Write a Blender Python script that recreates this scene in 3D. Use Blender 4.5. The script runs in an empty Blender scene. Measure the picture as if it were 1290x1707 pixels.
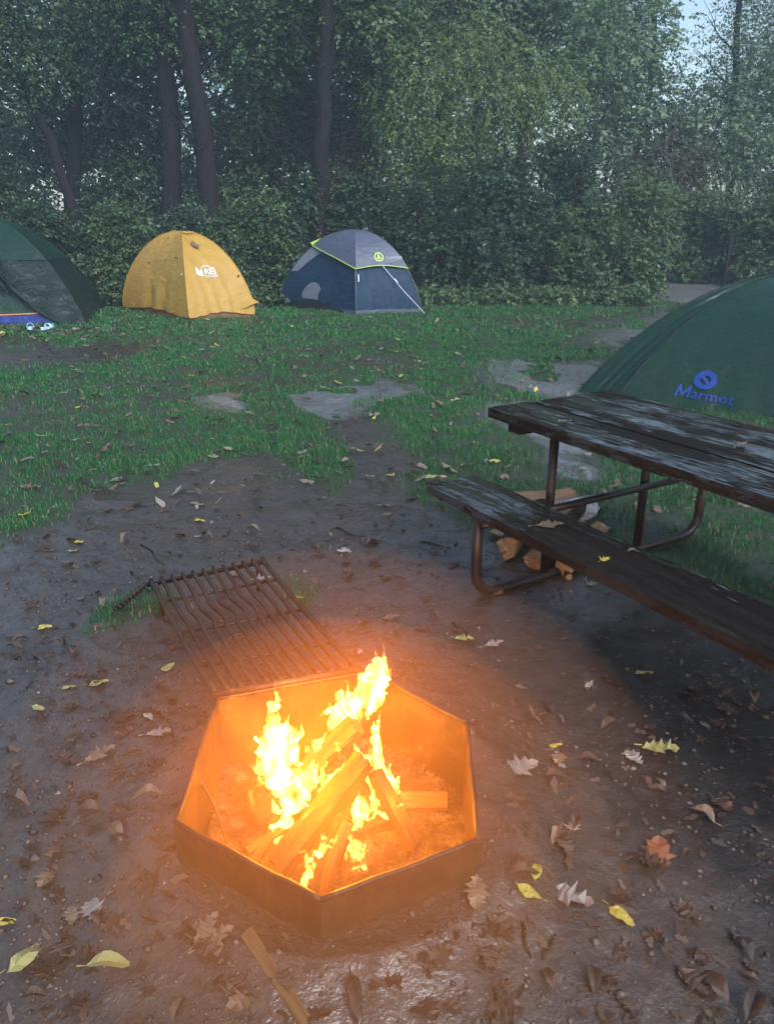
import bpy, math, random
import numpy as np
from mathutils import Vector, Matrix

# ------------------------------------------------------------------ camera, sky, light, exposure
scene = bpy.context.scene
COL = scene.collection
PITCH = math.radians(20.86); CAM_H = 1.58; FPX = 1282.0; IW, IH = 1290.0, 1707.0
cam_d = bpy.data.cameras.new('camera'); cam = bpy.data.objects.new('camera', cam_d); COL.objects.link(cam)
cam.location = (0, 0, CAM_H); cam.rotation_euler = (math.pi / 2 - PITCH, 0, 0)
cam_d.sensor_fit = 'VERTICAL'; cam_d.sensor_height = 24.0; cam_d.lens = 24.0 * FPX / IH
cam_d.clip_start = 0.05; cam_d.clip_end = 2000
scene.camera = cam

SUN_EL = math.radians(38); SUN_ROT = math.radians(150)
world = bpy.data.worlds.new('World'); scene.world = world; world.use_nodes = True
wn = world.node_tree.nodes; wl = world.node_tree.links
for n in list(wn): wn.remove(n)
sky = wn.new('ShaderNodeTexSky'); sky.sky_type = 'NISHITA'; sky.sun_disc = False
sky.sun_elevation = SUN_EL; sky.sun_rotation = SUN_ROT; sky.dust_density = 1.5; sky.air_density = 1.3; sky.ozone_density = 3.0
hs = wn.new('ShaderNodeHueSaturation'); hs.inputs['Saturation'].default_value = 0.90
bg = wn.new('ShaderNodeBackground'); bg.inputs['Strength'].default_value = 0.075
wo = wn.new('ShaderNodeOutputWorld')
wl.new(sky.outputs[0], hs.inputs['Color']); wl.new(hs.outputs[0], bg.inputs['Color']); wl.new(bg.outputs[0], wo.inputs['Surface'])

sun_d = bpy.data.lights.new('sun', 'SUN'); sun_d.energy = 1.4; sun_d.angle = math.radians(40); sun_d.color = (0.92, 0.96, 1.0)
sun = bpy.data.objects.new('sun', sun_d); COL.objects.link(sun)
sdir = Vector((math.sin(SUN_ROT) * math.cos(SUN_EL), math.cos(SUN_ROT) * math.cos(SUN_EL), math.sin(SUN_EL)))
sun.rotation_euler = sdir.to_track_quat('Z', 'Y').to_euler(); sun.location = sdir * 30

vs = scene.view_settings
vs.view_transform = 'Standard'; vs.look = 'None'; vs.exposure = 1.52; vs.gamma = 1.0; vs.use_curve_mapping = False
scene.render.engine = 'CYCLES'
cy = scene.cycles
cy.use_denoising = True; cy.max_bounces = 5; cy.diffuse_bounces = 2; cy.use_adaptive_sampling = True; cy.adaptive_threshold = 0.025; cy.glossy_bounces = 2; cy.transmission_bounces = 2
cy.volume_bounces = 0; cy.transparent_max_bounces = 24; cy.caustics_reflective = False; cy.caustics_refractive = False
cy.sample_clamp_indirect = 3.0

FIRE_POWER = 30.0          # watts of the fire's light
HAZE_DENSITY = 0.0036
GLOW_DENSITY = 0.30

rng = np.random.default_rng(11); random.seed(11)
PI = math.pi

# ------------------------------------------------------------------ helpers
def gp(px, py, z=0.0):
    """photo pixel -> point at height z"""
    u = (px - IW / 2) / FPX; v = (py - IH / 2) / FPX
    d = Vector((u, math.cos(PITCH) - v * math.sin(PITCH), -math.sin(PITCH) - v * math.cos(PITCH)))
    t = (z - CAM_H) / d.z
    return Vector((d.x * t, d.y * t, z))
def at(px, py, Y):
    """photo pixel -> point at distance Y ahead"""
    u = (px - IW / 2) / FPX; v = (py - IH / 2) / FPX
    d = Vector((u, math.cos(PITCH) - v * math.sin(PITCH), -math.sin(PITCH) - v * math.cos(PITCH)))
    t = Y / d.y
    return Vector((d.x * t, Y, CAM_H + d.z * t))

_perm = np.random.default_rng(5).random(4096)
def _h(ix, iy, iz=0):
    return _perm[(ix * 374761393 + iy * 668265263 + iz * 2147483 ) % 4096 ^ ((ix * 31 + iy * 17) % 4096)]
def vn(x, y, seed=0):
    x = np.asarray(x, float); y = np.asarray(y, float)
    ix = np.floor(x).astype(np.int64); iy = np.floor(y).astype(np.int64)
    fx = x - ix; fy = y - iy; fx = fx * fx * (3 - 2 * fx); fy = fy * fy * (3 - 2 * fy)
    a = _h(ix, iy, seed); b = _h(ix + 1, iy, seed); c = _h(ix, iy + 1, seed); d = _h(ix + 1, iy + 1, seed)
    return (a * (1 - fx) + b * fx) * (1 - fy) + (c * (1 - fx) + d * fx) * fy
def fbm(x, y, seed=0, o=4):
    s = 0; a = 0.5
    for i in range(o):
        s = s + a * vn(x, y, seed + i * 7); x = x * 2.03 + 5.1; y = y * 2.03 + 1.7; a *= 0.5
    return s

def inside(poly, x, y):
    r = np.zeros(np.shape(x), bool); n = len(poly); j = n - 1
    for i in range(n):
        xi, yi = poly[i]; xj, yj = poly[j]
        if yi != yj:
            cnd = ((yi > y) != (yj > y)) & (x < (xj - xi) * (y - yi) / (yj - yi) + xi)
            r ^= cnd
        j = i
    return r
# the ring is set into the ground: soil banks up against its outside
RING_BANK = 0.155
RING_IN = np.array([[-0.498, 1.421], [-0.137, 1.200], [0.211, 1.366], [0.227, 1.804], [-0.058, 2.070], [-0.505, 1.925]])
RING_C = RING_IN.mean(0)
def ring_gauge(x, y):
    """1 on the ring's wall line, less inside, more outside"""
    g = np.zeros(np.shape(x))
    for i in range(6):
        p, q = RING_IN[i], RING_IN[(i + 1) % 6]; n = np.array([q[1] - p[1], p[0] - q[0]]); d = n @ (p - RING_C)
        g = np.maximum(g, ((np.asarray(x) - RING_C[0]) * n[0] + (np.asarray(y) - RING_C[1]) * n[1]) / d)
    return g
def ground_h(x, y):
    x = np.asarray(x, float); y = np.asarray(y, float)
    h = (fbm(x * 0.5, y * 0.5, 3, 3) - 0.45) * 0.07
    h = h + (fbm(x * 3.1, y * 3.1, 9, 3) - 0.45) * 0.022
    r = np.hypot(x, y)
    h = h + RING_BANK * np.exp(-np.maximum(0, np.hypot(x + 0.127, y - 1.63) - 0.47) / 0.30) * (ring_gauge(x, y) > 0.95)
    near = np.clip(1 - (r - 6) / 3, 0, 1)
    h = h + near * ((fbm(x * 9, y * 9, 21, 4) - 0.45) * 0.030)
    return h
def gh(x, y): return float(ground_h(x, y))
def gz(px, py):
    p = gp(px, py)
    for _ in range(6): z = gh(p.x, p.y); p = gp(px, py, p.z * 0.4 + z * 0.6)
    p.z = gh(p.x, p.y); return p

def tag(o, label=None, cat=None, group=None, kind=None):
    if label: o['label'] = label
    if cat: o['category'] = cat
    if group: o['group'] = group
    if kind: o['kind'] = kind
    return o
def empty(name, loc=(0, 0, 0), rz=0):
    o = bpy.data.objects.new(name, None); COL.objects.link(o)
    o.location = loc; o.rotation_euler = (0, 0, rz); o.empty_display_size = 0.1
    return o
def npmesh(name, verts, faces, tint=None, smooth=False):
    """verts (n,3) array, faces (m,k) array of one polygon size"""
    me = bpy.data.meshes.new(name)
    verts = np.ascontiguousarray(verts, np.float32); faces = np.ascontiguousarray(faces, np.int32)
    m, k = faces.shape
    me.vertices.add(len(verts)); me.vertices.foreach_set('co', verts.ravel())
    me.loops.add(m * k); me.loops.foreach_set('vertex_index', faces.ravel())
    me.polygons.add(m); me.polygons.foreach_set('loop_start', np.arange(0, m * k, k, dtype=np.int32))
    if smooth: me.polygons.foreach_set('use_smooth', np.ones(m, bool))
    if tint is not None:
        a = me.attributes.new('tint', 'FLOAT', 'FACE'); a.data.foreach_set('value', np.ascontiguousarray(tint, np.float32))
    me.update(calc_edges=True)
    return me
def link(name, me, m=None, parent=None, loc=None, rot=None):
    o = bpy.data.objects.new(name, me); COL.objects.link(o)
    if m is not None:
        for mm in (m if isinstance(m, (list, tuple)) else [m]): me.materials.append(mm)
    if parent is not None: o.parent = parent
    if loc is not None: o.location = loc
    if rot is not None: o.rotation_euler = rot
    return o

class MB:
    def __init__(s): s.v = []; s.f = []; s.mi = []
    def add(s, vs_, fs, mi=0):
        b = len(s.v); s.v += [tuple(p) for p in vs_]
        s.f += [tuple(i + b for i in f) for f in fs]; s.mi += [mi] * len(fs)
    def box(s, c, size, M=None, mi=0):
        x, y, z = [d / 2 for d in size]
        P = [Vector((sx * x, sy * y, sz * z)) for sz in (-1, 1) for sx, sy in ((-1, -1), (1, -1), (1, 1), (-1, 1))]
        if M is not None: P = [M @ p for p in P]
        P = [p + Vector(c) for p in P]
        s.add(P, [(3, 2, 1, 0), (4, 5, 6, 7), (0, 1, 5, 4), (1, 2, 6, 5), (2, 3, 7, 6), (3, 0, 4, 7)], mi)
    def tube(s, pts, rad, sides=8, mi=0, caps=True, flat=1.0, up=None):
        pts = [Vector(p) for p in pts]; n = len(pts)
        if not isinstance(rad, (list, tuple, np.ndarray)): rad = [rad] * n
        vs_ = []; prev = None
        for i, p in enumerate(pts):
            t = (pts[min(i + 1, n - 1)] - pts[max(i - 1, 0)])
            t = t.normalized() if t.length > 1e-9 else Vector((0, 0, 1))
            if prev is None:
                a = Vector(up) if up is not None else (Vector((0, 0, 1)) if abs(t.z) < 0.9 else Vector((1, 0, 0)))
                x = t.cross(a).normalized()
            else:
                x = (prev - t * prev.dot(t)).normalized()
            prev = x; y = t.cross(x)
            for k in range(sides):
                an = 2 * PI * k / sides
                vs_.append(p + x * (math.cos(an) * rad[i]) + y * (math.sin(an) * rad[i] * flat))
        fs = []
        for i in range(n - 1):
            for k in range(sides):
                a = i * sides + k; b = i * sides + (k + 1) % sides
                fs.append((a, b, b + sides, a + sides))
        if caps:
            fs.append(tuple(range(sides - 1, -1, -1))); fs.append(tuple((n - 1) * sides + k for k in range(sides)))
        s.add(vs_, fs, mi)
    def build(s, name, m, parent=None, smooth=False, loc=None, rot=None, bevel=0):
        me = bpy.data.meshes.new(name); me.from_pydata(s.v, [], s.f)
        if smooth: me.polygons.foreach_set('use_smooth', [True] * len(me.polygons))
        me.polygons.foreach_set('material_index', s.mi)
        o = link(name, me, m, parent, loc, rot)
        if bevel:
            b = o.modifiers.new('bevel', 'BEVEL'); b.width = bevel; b.segments = 2; b.limit_method = 'ANGLE'
        return o

# ------------------------------------------------------------------ materials
class NT:
    def __init__(s, name, disp=False):
        s.m = bpy.data.materials.new(name); s.m.use_nodes = True; s.t = s.m.node_tree
        for n in list(s.t.nodes): s.t.nodes.remove(n)
        s.out = s.t.nodes.new('ShaderNodeOutputMaterial')
    def n(s, typ, ins=None, **kw):
        nd = s.t.nodes.new(typ)
        for k, v in kw.items(): setattr(nd, k, v)
        if ins:
            for k, v in ins.items():
                if isinstance(v, bpy.types.NodeSocket): s.t.links.new(v, nd.inputs[k])
                else: nd.inputs[k].default_value = v
        return nd
    def lk(s, a, b): s.t.links.new(a, b)
    def coord(s, kind='Object'): return s.n('ShaderNodeTexCoord').outputs[kind]
    def mapping(s, vec, scale=(1, 1, 1), loc=(0, 0, 0), rot=(0, 0, 0)):
        return s.n('ShaderNodeMapping', {'Vector': vec, 'Scale': scale, 'Location': loc, 'Rotation': rot}).outputs[0]
    def noise(s, vec, scale, detail=4, rough=0.55, dist=0.0):
        return s.n('ShaderNodeTexNoise', {'Vector': vec, 'Scale': scale, 'Detail': detail, 'Roughness': rough, 'Distortion': dist}).outputs[0]
    def ramp(s, fac, stops, interp='LINEAR'):
        r = s.n('ShaderNodeValToRGB', {'Fac': fac}); cr = r.color_ramp; cr.interpolation = interp
        while len(cr.elements) < len(stops): cr.elements.new(0.5)
        for e, (p, c) in zip(cr.elements, stops):
            e.position = p; e.color = (*c, 1) if not isinstance(c, (int, float)) else (c, c, c, 1)
        return r.outputs[0]
    def mix(s, fac, a, b, blend='MIX'):
        nd = s.n('ShaderNodeMix', None, data_type='RGBA', blend_type=blend)
        for i, v in ((0, fac), (6, a), (7, b)):
            if isinstance(v, bpy.types.NodeSocket): s.lk(v, nd.inputs[i])
            else: nd.inputs[i].default_value = (*v, 1) if isinstance(v, tuple) and len(v) == 3 else v
        return nd.outputs[2]
    def math(s, op, a, b=0.0, clamp=False):
        nd = s.n('ShaderNodeMath', None, operation=op, use_clamp=clamp)
        for i, v in ((0, a), (1, b)):
            if isinstance(v, bpy.types.NodeSocket): s.lk(v, nd.inputs[i])
            else: nd.inputs[i].default_value = v
        return nd.outputs[0]
    def attr(s, name): return s.n('ShaderNodeAttribute', None, attribute_name=name)
    def bump(s, h, strength=0.5, dist=0.01, normal=None):
        ins = {'Height': h, 'Strength': strength, 'Distance': dist}
        if normal is not None: ins['Normal'] = normal
        return s.n('ShaderNodeBump', ins).outputs[0]
    def pbr(s, col, rough=0.5, normal=None, spec=0.5, metal=0.0, **kw):
        ins = {'Base Color': col if isinstance(col, bpy.types.NodeSocket) else (*col, 1), 'Roughness': rough, 'Specular IOR Level': spec, 'Metallic': metal}
        if normal is not None: ins['Normal'] = normal
        for k, v in kw.items(): ins[k] = v
        return s.n('ShaderNodeBsdfPrincipled', ins)
    def done(s, sh):
        s.lk(sh.outputs[0], s.out.inputs['Surface']); return s.m

def simple(name, col, rough=0.5, metal=0.0, var=0.25, scale=20, bump=0.0, spec=0.5):
    t = NT(name); c = t.coord()
    nz = t.noise(c, scale, 5)
    col2 = t.mix(nz, tuple(x * (1 - var) for x in col), tuple(min(1, x * (1 + var)) for x in col))
    nrm = t.bump(t.noise(c, scale * 3, 4), bump, 0.005) if bump else None
    return t.done(t.pbr(col2, rough, nrm, spec, metal))

def leaf_material(name, dark, light, yellow=None, rough=0.42, trans=0.25):
    t = NT(name); a = t.attr('tint').outputs['Fac']
    stops = [(0.0, dark), (0.75, light)]
    if yellow: stops.append((1.0, yellow))
    col = t.ramp(a, stops)
    p = t.pbr(col, rough, None, 0.4)
    tr = t.n('ShaderNodeBsdfTranslucent', {'Color': col})
    mx = t.n('ShaderNodeMixShader', {'Fac': trans}); t.lk(p.outputs[0], mx.inputs[1]); t.lk(tr.outputs[0], mx.inputs[2])
    return t.done(mx)

def fabric(name, col, rough=0.45, fold=1.0, var=0.18, sheen_scale=1.0, spec=0.4):
    t = NT(name); c = t.coord()
    n1 = t.noise(t.mapping(c, (2.2, 2.2, 5.0), rot=(0.5, 0.3, 0.2)), 1.6, 5, 0.6, 1.2)
    n2 = t.noise(t.mapping(c, (1.0, 1.0, 1.0)), 5.0, 4)
    wv = t.noise(c, 420, 1)
    col2 = t.mix(n2, tuple(x * (1 - var) for x in col), tuple(x * (1 + var) for x in col))
    b1 = t.bump(n1, min(1.0, 0.6 * fold), 0.09)
    b2 = t.bump(n2, min(1.0, 0.25 * fold), 0.02, b1)
    b3 = t.bump(wv, 0.08, 0.002, b2)
    drops = t.ramp(t.noise(c, 38, 2), [(0.60, 0.0), (0.68, 1.0)])
    rg = t.math('MULTIPLY_ADD', drops, -0.18); rg_n = rg.node; rg_n.inputs[2].default_value = rough
    tr = t.n('ShaderNodeBsdfTranslucent', {'Color': col2})
    p = t.pbr(col2, rg, b3, spec)
    mx = t.n('ShaderNodeMixShader', {'Fac': 0.12}); t.lk(p.outputs[0], mx.inputs[1]); t.lk(tr.outputs[0], mx.inputs[2])
    return t.done(mx)

def wood_split(name, light, dark, scale=1.0, rough=0.75, char=0.0):
    t = NT(name); c = t.coord()
    g = t.noise(t.mapping(c, (6 * scale, 60 * scale, 60 * scale)), 1.0, 6, 0.6, 0.4)
    col = t.ramp(g, [(0.3, dark), (0.65, light)])
    if char > 0:
        ch = t.ramp(t.noise(c, 7, 5, 0.6, 0.6), [(0.75 - char * 0.5, 0.0), (0.92 - char * 0.5, 1.0)])
        col = t.mix(ch, col, (0.012, 0.010, 0.009))
    b = t.bump(g, 0.7, 0.01)
    return t.done(t.pbr(col, rough, b, 0.3))

def bark_material(name, a, b, scale=1.0):
    t = NT(name); c = t.coord()
    v = t.n('ShaderNodeTexVoronoi', {'Vector': t.mapping(c, (9 * scale, 9 * scale, 1.6 * scale)), 'Scale': 1.6}, feature='DISTANCE_TO_EDGE').outputs[0]
    nz = t.noise(t.mapping(c, (10 * scale, 10 * scale, 2 * scale)), 1.5, 6)
    h = t.math('MULTIPLY', t.math('MINIMUM', v, 0.25), nz)
    col = t.mix(nz, a, b)
    return t.done(t.pbr(col, 0.8, t.bump(h, 1.0, 0.08), 0.08))

M = {}
M['leaf_dark'] = leaf_material('leaf_dark_green', (0.018, 0.044, 0.026), (0.062, 0.115, 0.054), (0.16, 0.15, 0.05))
M['leaf_mid'] = leaf_material('leaf_mid_green', (0.033, 0.070, 0.036), (0.105, 0.172, 0.068), (0.20, 0.19, 0.06))
M['leaf_lite'] = leaf_material('leaf_yellow_green', (0.060, 0.110, 0.045), (0.190, 0.265, 0.085), (0.27, 0.24, 0.06))
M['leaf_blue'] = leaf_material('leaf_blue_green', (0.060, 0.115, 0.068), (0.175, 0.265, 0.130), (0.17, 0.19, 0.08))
M['leaf_brown'] = leaf_material('leaf_russet', (0.040, 0.042, 0.028), (0.105, 0.095, 0.050), (0.19, 0.12, 0.07))
M['bark'] = bark_material('bark_grey_brown', (0.007, 0.006, 0.006), (0.024, 0.022, 0.022))
M['bark_dark'] = bark_material('bark_dark', (0.010, 0.009, 0.009), (0.034, 0.030, 0.028), 2.0)
M['bark_pale'] = bark_material('bark_pale_dead', (0.08, 0.075, 0.07), (0.17, 0.165, 0.155), 3.0)
def grass_mat():
    t = NT('grass_blades'); a = t.attr('tint').outputs['Fac']
    col = t.ramp(a, [(0.0, (0.012, 0.070, 0.022)), (0.55, (0.028, 0.175, 0.046)), (0.85, (0.065, 0.210, 0.055)), (1.0, (0.24, 0.22, 0.10))])
    p = t.pbr(col, 0.45, None, 0.35); tr = t.n('ShaderNodeBsdfTranslucent', {'Color': col})
    mx = t.n('ShaderNodeMixShader', {'Fac': 0.25}); t.lk(p.outputs[0], mx.inputs[1]); t.lk(tr.outputs[0], mx.inputs[2])
    return t.done(mx)
M['grass'] = grass_mat()
def ground_mat():
    t = NT('mud_and_turf'); c = t.coord()
    g = t.attr('turf').outputs['Fac']; wet = t.attr('wet').outputs['Fac']; grav = t.attr('gravel').outputs['Fac']; shade = t.attr('soil').outputs['Fac']  # the soil attribute holds the painted shade
    n1 = t.noise(c, 1.7, 6, 0.6); n2 = t.noise(c, 16, 6, 0.65); n3 = t.noise(c, 75, 5, 0.65); n4 = t.noise(c, 5.5, 5, 0.6, 0.5)
    mud = t.mix(n1, (0.030, 0.018, 0.012), (0.092, 0.060, 0.041))
    mud = t.mix(t.ramp(n3, [(0.35, 0.0), (0.75, 1.0)]), t.mix(0.4, mud, (0.018, 0.012, 0.009)), mud)
    mud = t.mix(t.ramp(n2, [(0.50, 0.0), (0.68, 0.8)]), mud, (0.020, 0.015, 0.013))
    mud = t.mix(t.math('MULTIPLY', shade, 0.85), mud, (0.013, 0.010, 0.009))  # shade at lower right painted into the mud colour
    mud = t.mix(t.ramp(wet, [(0.38, 0.0), (0.8, 0.8)]), mud, t.mix(n2, (0.12, 0.12, 0.127), (0.33, 0.33, 0.35)))  # wet patches: pale grey paints the sky's sheen into their colour
    turf = t.mix(n2, (0.020, 0.034, 0.016), (0.050, 0.060, 0.030))
    gr = t.mix(n3, (0.10, 0.095, 0.095), (0.26, 0.25, 0.25))
    col = t.mix(t.ramp(t.math('ADD', g, t.math('MULTIPLY', t.math('SUBTRACT', n2, 0.5), 0.9)), [(0.30, 0.0), (0.70, 1.0)]), mud, turf)
    col = t.mix(grav, col, gr)
    rough = t.ramp(t.math('ADD', wet, t.math('MULTIPLY', t.math('SUBTRACT', n4, 0.5), 0.7)), [(0.15, 0.50), (0.5, 0.33), (0.85, 0.10)])
    h = t.math('ADD', t.math('MULTIPLY', n2, 0.7), t.math('MULTIPLY', n3, 0.35))
    st = t.math('MULTIPLY_ADD', wet, -0.35); st.node.inputs[2].default_value = 0.75
    nd = t.n('ShaderNodeBump', {'Height': h, 'Strength': st, 'Distance': 0.030})
    cw = t.ramp(t.math('SUBTRACT', t.math('ADD', 0.70, t.math('MULTIPLY', wet, 0.8)), t.math('ADD', g, t.math('MULTIPLY', shade, 0.9))), [(0.1, 0.0), (0.75, 0.9)])
    nb = t.n('ShaderNodeBump', {'Height': t.math('ADD', n4, t.math('MULTIPLY', n2, 0.35)), 'Strength': 0.6, 'Distance': 0.04})
    return t.done(t.pbr(col, rough, nd.outputs[0], 0.5, **{'Coat Weight': cw, 'Coat Roughness': 0.16, 'Coat IOR': 1.55, 'Coat Normal': nb.outputs[0]}))
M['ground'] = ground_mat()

# ------------------------------------------------------------------ ground sheet
def poly_w(pxs): return np.array([[*gp(x, y).xy] for x, y in pxs])
fore = poly_w([(-400, 915), (20, 912), (70, 880), (118, 818), (250, 806), (330, 768), (440, 760), (500, 800), (560, 832), (596, 800), (640, 770), (690, 830), (740, 850), (800, 890), (900, 925), (960, 950)])
fore = np.vstack([fore, [[1.35, 3.05], [2.2, 2.5], [4.0, 2.2], [6, 0], [6, -6], [-6, -6], [-6, 2.6]]])
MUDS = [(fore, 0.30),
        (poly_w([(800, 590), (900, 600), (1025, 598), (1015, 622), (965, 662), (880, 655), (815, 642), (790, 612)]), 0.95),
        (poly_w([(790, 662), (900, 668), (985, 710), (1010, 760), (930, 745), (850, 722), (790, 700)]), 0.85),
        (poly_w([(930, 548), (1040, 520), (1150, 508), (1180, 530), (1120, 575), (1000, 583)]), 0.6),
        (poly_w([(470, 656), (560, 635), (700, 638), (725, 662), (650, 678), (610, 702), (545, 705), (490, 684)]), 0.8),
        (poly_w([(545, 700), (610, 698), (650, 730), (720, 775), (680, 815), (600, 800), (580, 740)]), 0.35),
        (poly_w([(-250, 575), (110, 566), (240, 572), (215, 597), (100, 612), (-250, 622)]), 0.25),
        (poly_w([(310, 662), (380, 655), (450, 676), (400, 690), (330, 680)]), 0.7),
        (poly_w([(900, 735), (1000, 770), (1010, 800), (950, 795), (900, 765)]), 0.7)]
ISLES = [poly_w([(135, 1040), (180, 1000), (250, 975), (300, 1000), (270, 1025), (190, 1050), (140, 1062)]),
         poly_w([(455, 965), (500, 960), (540, 990), (520, 1025), (470, 1010)])]
pathpoly = poly_w([(1050, 495), (1085, 476), (1290, 462), (1500, 455), (1500, 475), (1290, 486), (1130, 505)])
shadepoly = np.array([[0.75, 2.75], [1.3, 3.1], [2.4, 2.6], [3.5, 1.5], [3, 0.6], [1.3, 0.55], [0.95, 1.2], [0.75, 2.0]])  # outline of the painted shade, lower right and under the bench
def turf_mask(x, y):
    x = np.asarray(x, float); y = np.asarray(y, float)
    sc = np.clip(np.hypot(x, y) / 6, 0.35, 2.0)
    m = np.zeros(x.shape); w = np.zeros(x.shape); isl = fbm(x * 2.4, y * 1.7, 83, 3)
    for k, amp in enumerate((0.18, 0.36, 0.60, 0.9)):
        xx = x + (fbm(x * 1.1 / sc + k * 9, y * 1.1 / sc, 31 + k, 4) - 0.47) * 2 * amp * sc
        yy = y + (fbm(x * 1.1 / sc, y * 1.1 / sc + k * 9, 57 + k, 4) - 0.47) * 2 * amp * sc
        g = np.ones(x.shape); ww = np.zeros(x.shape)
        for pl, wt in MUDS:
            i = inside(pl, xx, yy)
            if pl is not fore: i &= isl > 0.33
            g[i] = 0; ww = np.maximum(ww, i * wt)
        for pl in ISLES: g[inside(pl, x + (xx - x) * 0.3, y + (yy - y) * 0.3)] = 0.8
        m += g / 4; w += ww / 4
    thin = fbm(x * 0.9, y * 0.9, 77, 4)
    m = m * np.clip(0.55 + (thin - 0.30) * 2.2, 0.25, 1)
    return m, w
def build_ground():
    fine = np.linspace(-36, 36, 300); rest = np.concatenate([np.arange(38, 180, 4.0), np.arange(-180, -37, 4.0)])
    ang = np.radians(np.concatenate([fine, rest]))
    rad = np.concatenate([[0.02], np.geomspace(0.35, 24, 500), np.geomspace(26, 160, 24)])
    A, R = np.meshgrid(ang, rad)
    x = R * np.sin(A); y = R * np.cos(A); z = ground_h(x, y)
    gg = ring_gauge(x, y); band = (gg > 0.88) & (gg < 0.985)      # the soil stops at the wall
    k = np.where(band, 0.985 / np.maximum(gg, 1e-6), 1.0); x = RING_C[0] + (x - RING_C[0]) * k; y = RING_C[1] + (y - RING_C[1]) * k
    z = np.where(gg <= 0.95, -0.06, np.where(band, ground_h(x, y), z))
    na = len(ang); nr = len(rad)
    i = np.arange(nr - 1)[:, None]; j = np.arange(na)[None, :]; j2 = (j + 1) % na
    f = np.stack([i * na + j, i * na + j2, (i + 1) * na + j2, (i + 1) * na + j], -1).reshape(-1, 4)
    v = np.stack([x, y, z], -1).reshape(-1, 3)
    me = npmesh('ground', v, f[:, ::-1], smooth=True)
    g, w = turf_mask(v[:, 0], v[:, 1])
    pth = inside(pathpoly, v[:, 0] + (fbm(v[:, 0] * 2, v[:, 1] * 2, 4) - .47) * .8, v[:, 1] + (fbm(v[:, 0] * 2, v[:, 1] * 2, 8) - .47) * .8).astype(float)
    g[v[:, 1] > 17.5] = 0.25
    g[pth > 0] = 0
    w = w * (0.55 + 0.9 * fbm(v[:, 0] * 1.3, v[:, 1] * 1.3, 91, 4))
    sl = sum(inside(shadepoly, v[:, 0] + (fbm(v[:, 0] * 3 + k_, v[:, 1] * 3, 14 + k_) - .47) * (.4 + .28 * k_), v[:, 1] + (fbm(v[:, 0] * 3, v[:, 1] * 3 + k_, 18 + k_) - .47) * (.4 + .28 * k_)).astype(float) for k_ in range(6)) / 6
    for nm, a in (('turf', g), ('wet', w), ('gravel', pth), ('soil', sl)):  # the soil attribute carries the painted shade
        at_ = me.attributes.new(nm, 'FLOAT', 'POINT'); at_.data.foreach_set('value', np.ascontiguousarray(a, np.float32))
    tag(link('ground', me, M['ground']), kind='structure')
build_ground()

# ------------------------------------------------------------------ grass
def blades(n, x0, x1, y0, y1, hmin, hmax, w, keep=1.0):
    x = rng.uniform(x0, x1, n); y = rng.uniform(y0, y1, n)
    vis = np.abs(x) < (y * 0.68 + 0.6)
    x, y = x[vis], y[vis]
    g, _ = turf_mask(x, y)
    tuft = fbm(x * 5, y * 5, 41, 3)
    k = rng.random(len(x)) < g ** 1.25 * np.clip((tuft - 0.22) * 3.0, 0.12, 0.85) * keep
    k &= ~inside(pathpoly, x, y)
    return x[k], y[k], rng.uniform(hmin, hmax, k.sum()) * (0.45 + tuft[k]), np.full(k.sum(), w)
def build_grass():
    X = [blades(270000, -4.5, 4.5, 2.3, 7.0, 0.018, 0.055, 0.0030), blades(240000, -7, 7, 6.8, 11.5, 0.022, 0.055, 0.0055), blades(160000, -10, 10.5, 11.3, 18.0, 0.028, 0.065, 0.010)]
    x, y, h, w = [np.concatenate(a) for a in zip(*X)]
    n = len(x); z = ground_h(x, y) - 0.004
    a = rng.uniform(0, 2 * PI, n); lean = rng.uniform(0.1, 0.9, n)
    dx, dy = np.cos(a), np.sin(a); b = rng.uniform(0, 2 * PI, n); sx, sy = np.cos(b), np.sin(b)
    base = np.stack([x, y, z], -1)
    side = np.stack([sx * w, sy * w, 0 * w], -1)
    mid = base + np.stack([dx * h * lean * 0.35, dy * h * lean * 0.35, h * 0.62], -1)
    tip = base + np.stack([dx * h * lean, dy * h * lean, h * (1.0 - 0.35 * lean)], -1)
    v = np.stack([base - side * 0.7, base + side * 0.7, mid + side * 0.6, tip, mid - side * 0.6], 1).reshape(-1, 3)
    i = np.arange(n)[:, None] * 5
    f = np.concatenate([i + np.array([[0, 1, 2]]), i + np.array([[0, 2, 4]]), i + np.array([[4, 2, 3]])], 0)
    big = fbm(x * 0.6, y * 0.6, 63, 3)
    t = np.clip(0.25 + big * 0.5 + rng.normal(0, 0.16, n), 0, 0.9); t[rng.random(n) < 0.07] = 1.0
    me = npmesh('grass', v, f, np.concatenate([t, t, t]))
    tag(link('grass', me, M['grass']), 'short wet green grass growing between the muddy patches', 'grass', kind='stuff')
    return n
print('blades', build_grass())

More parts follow.
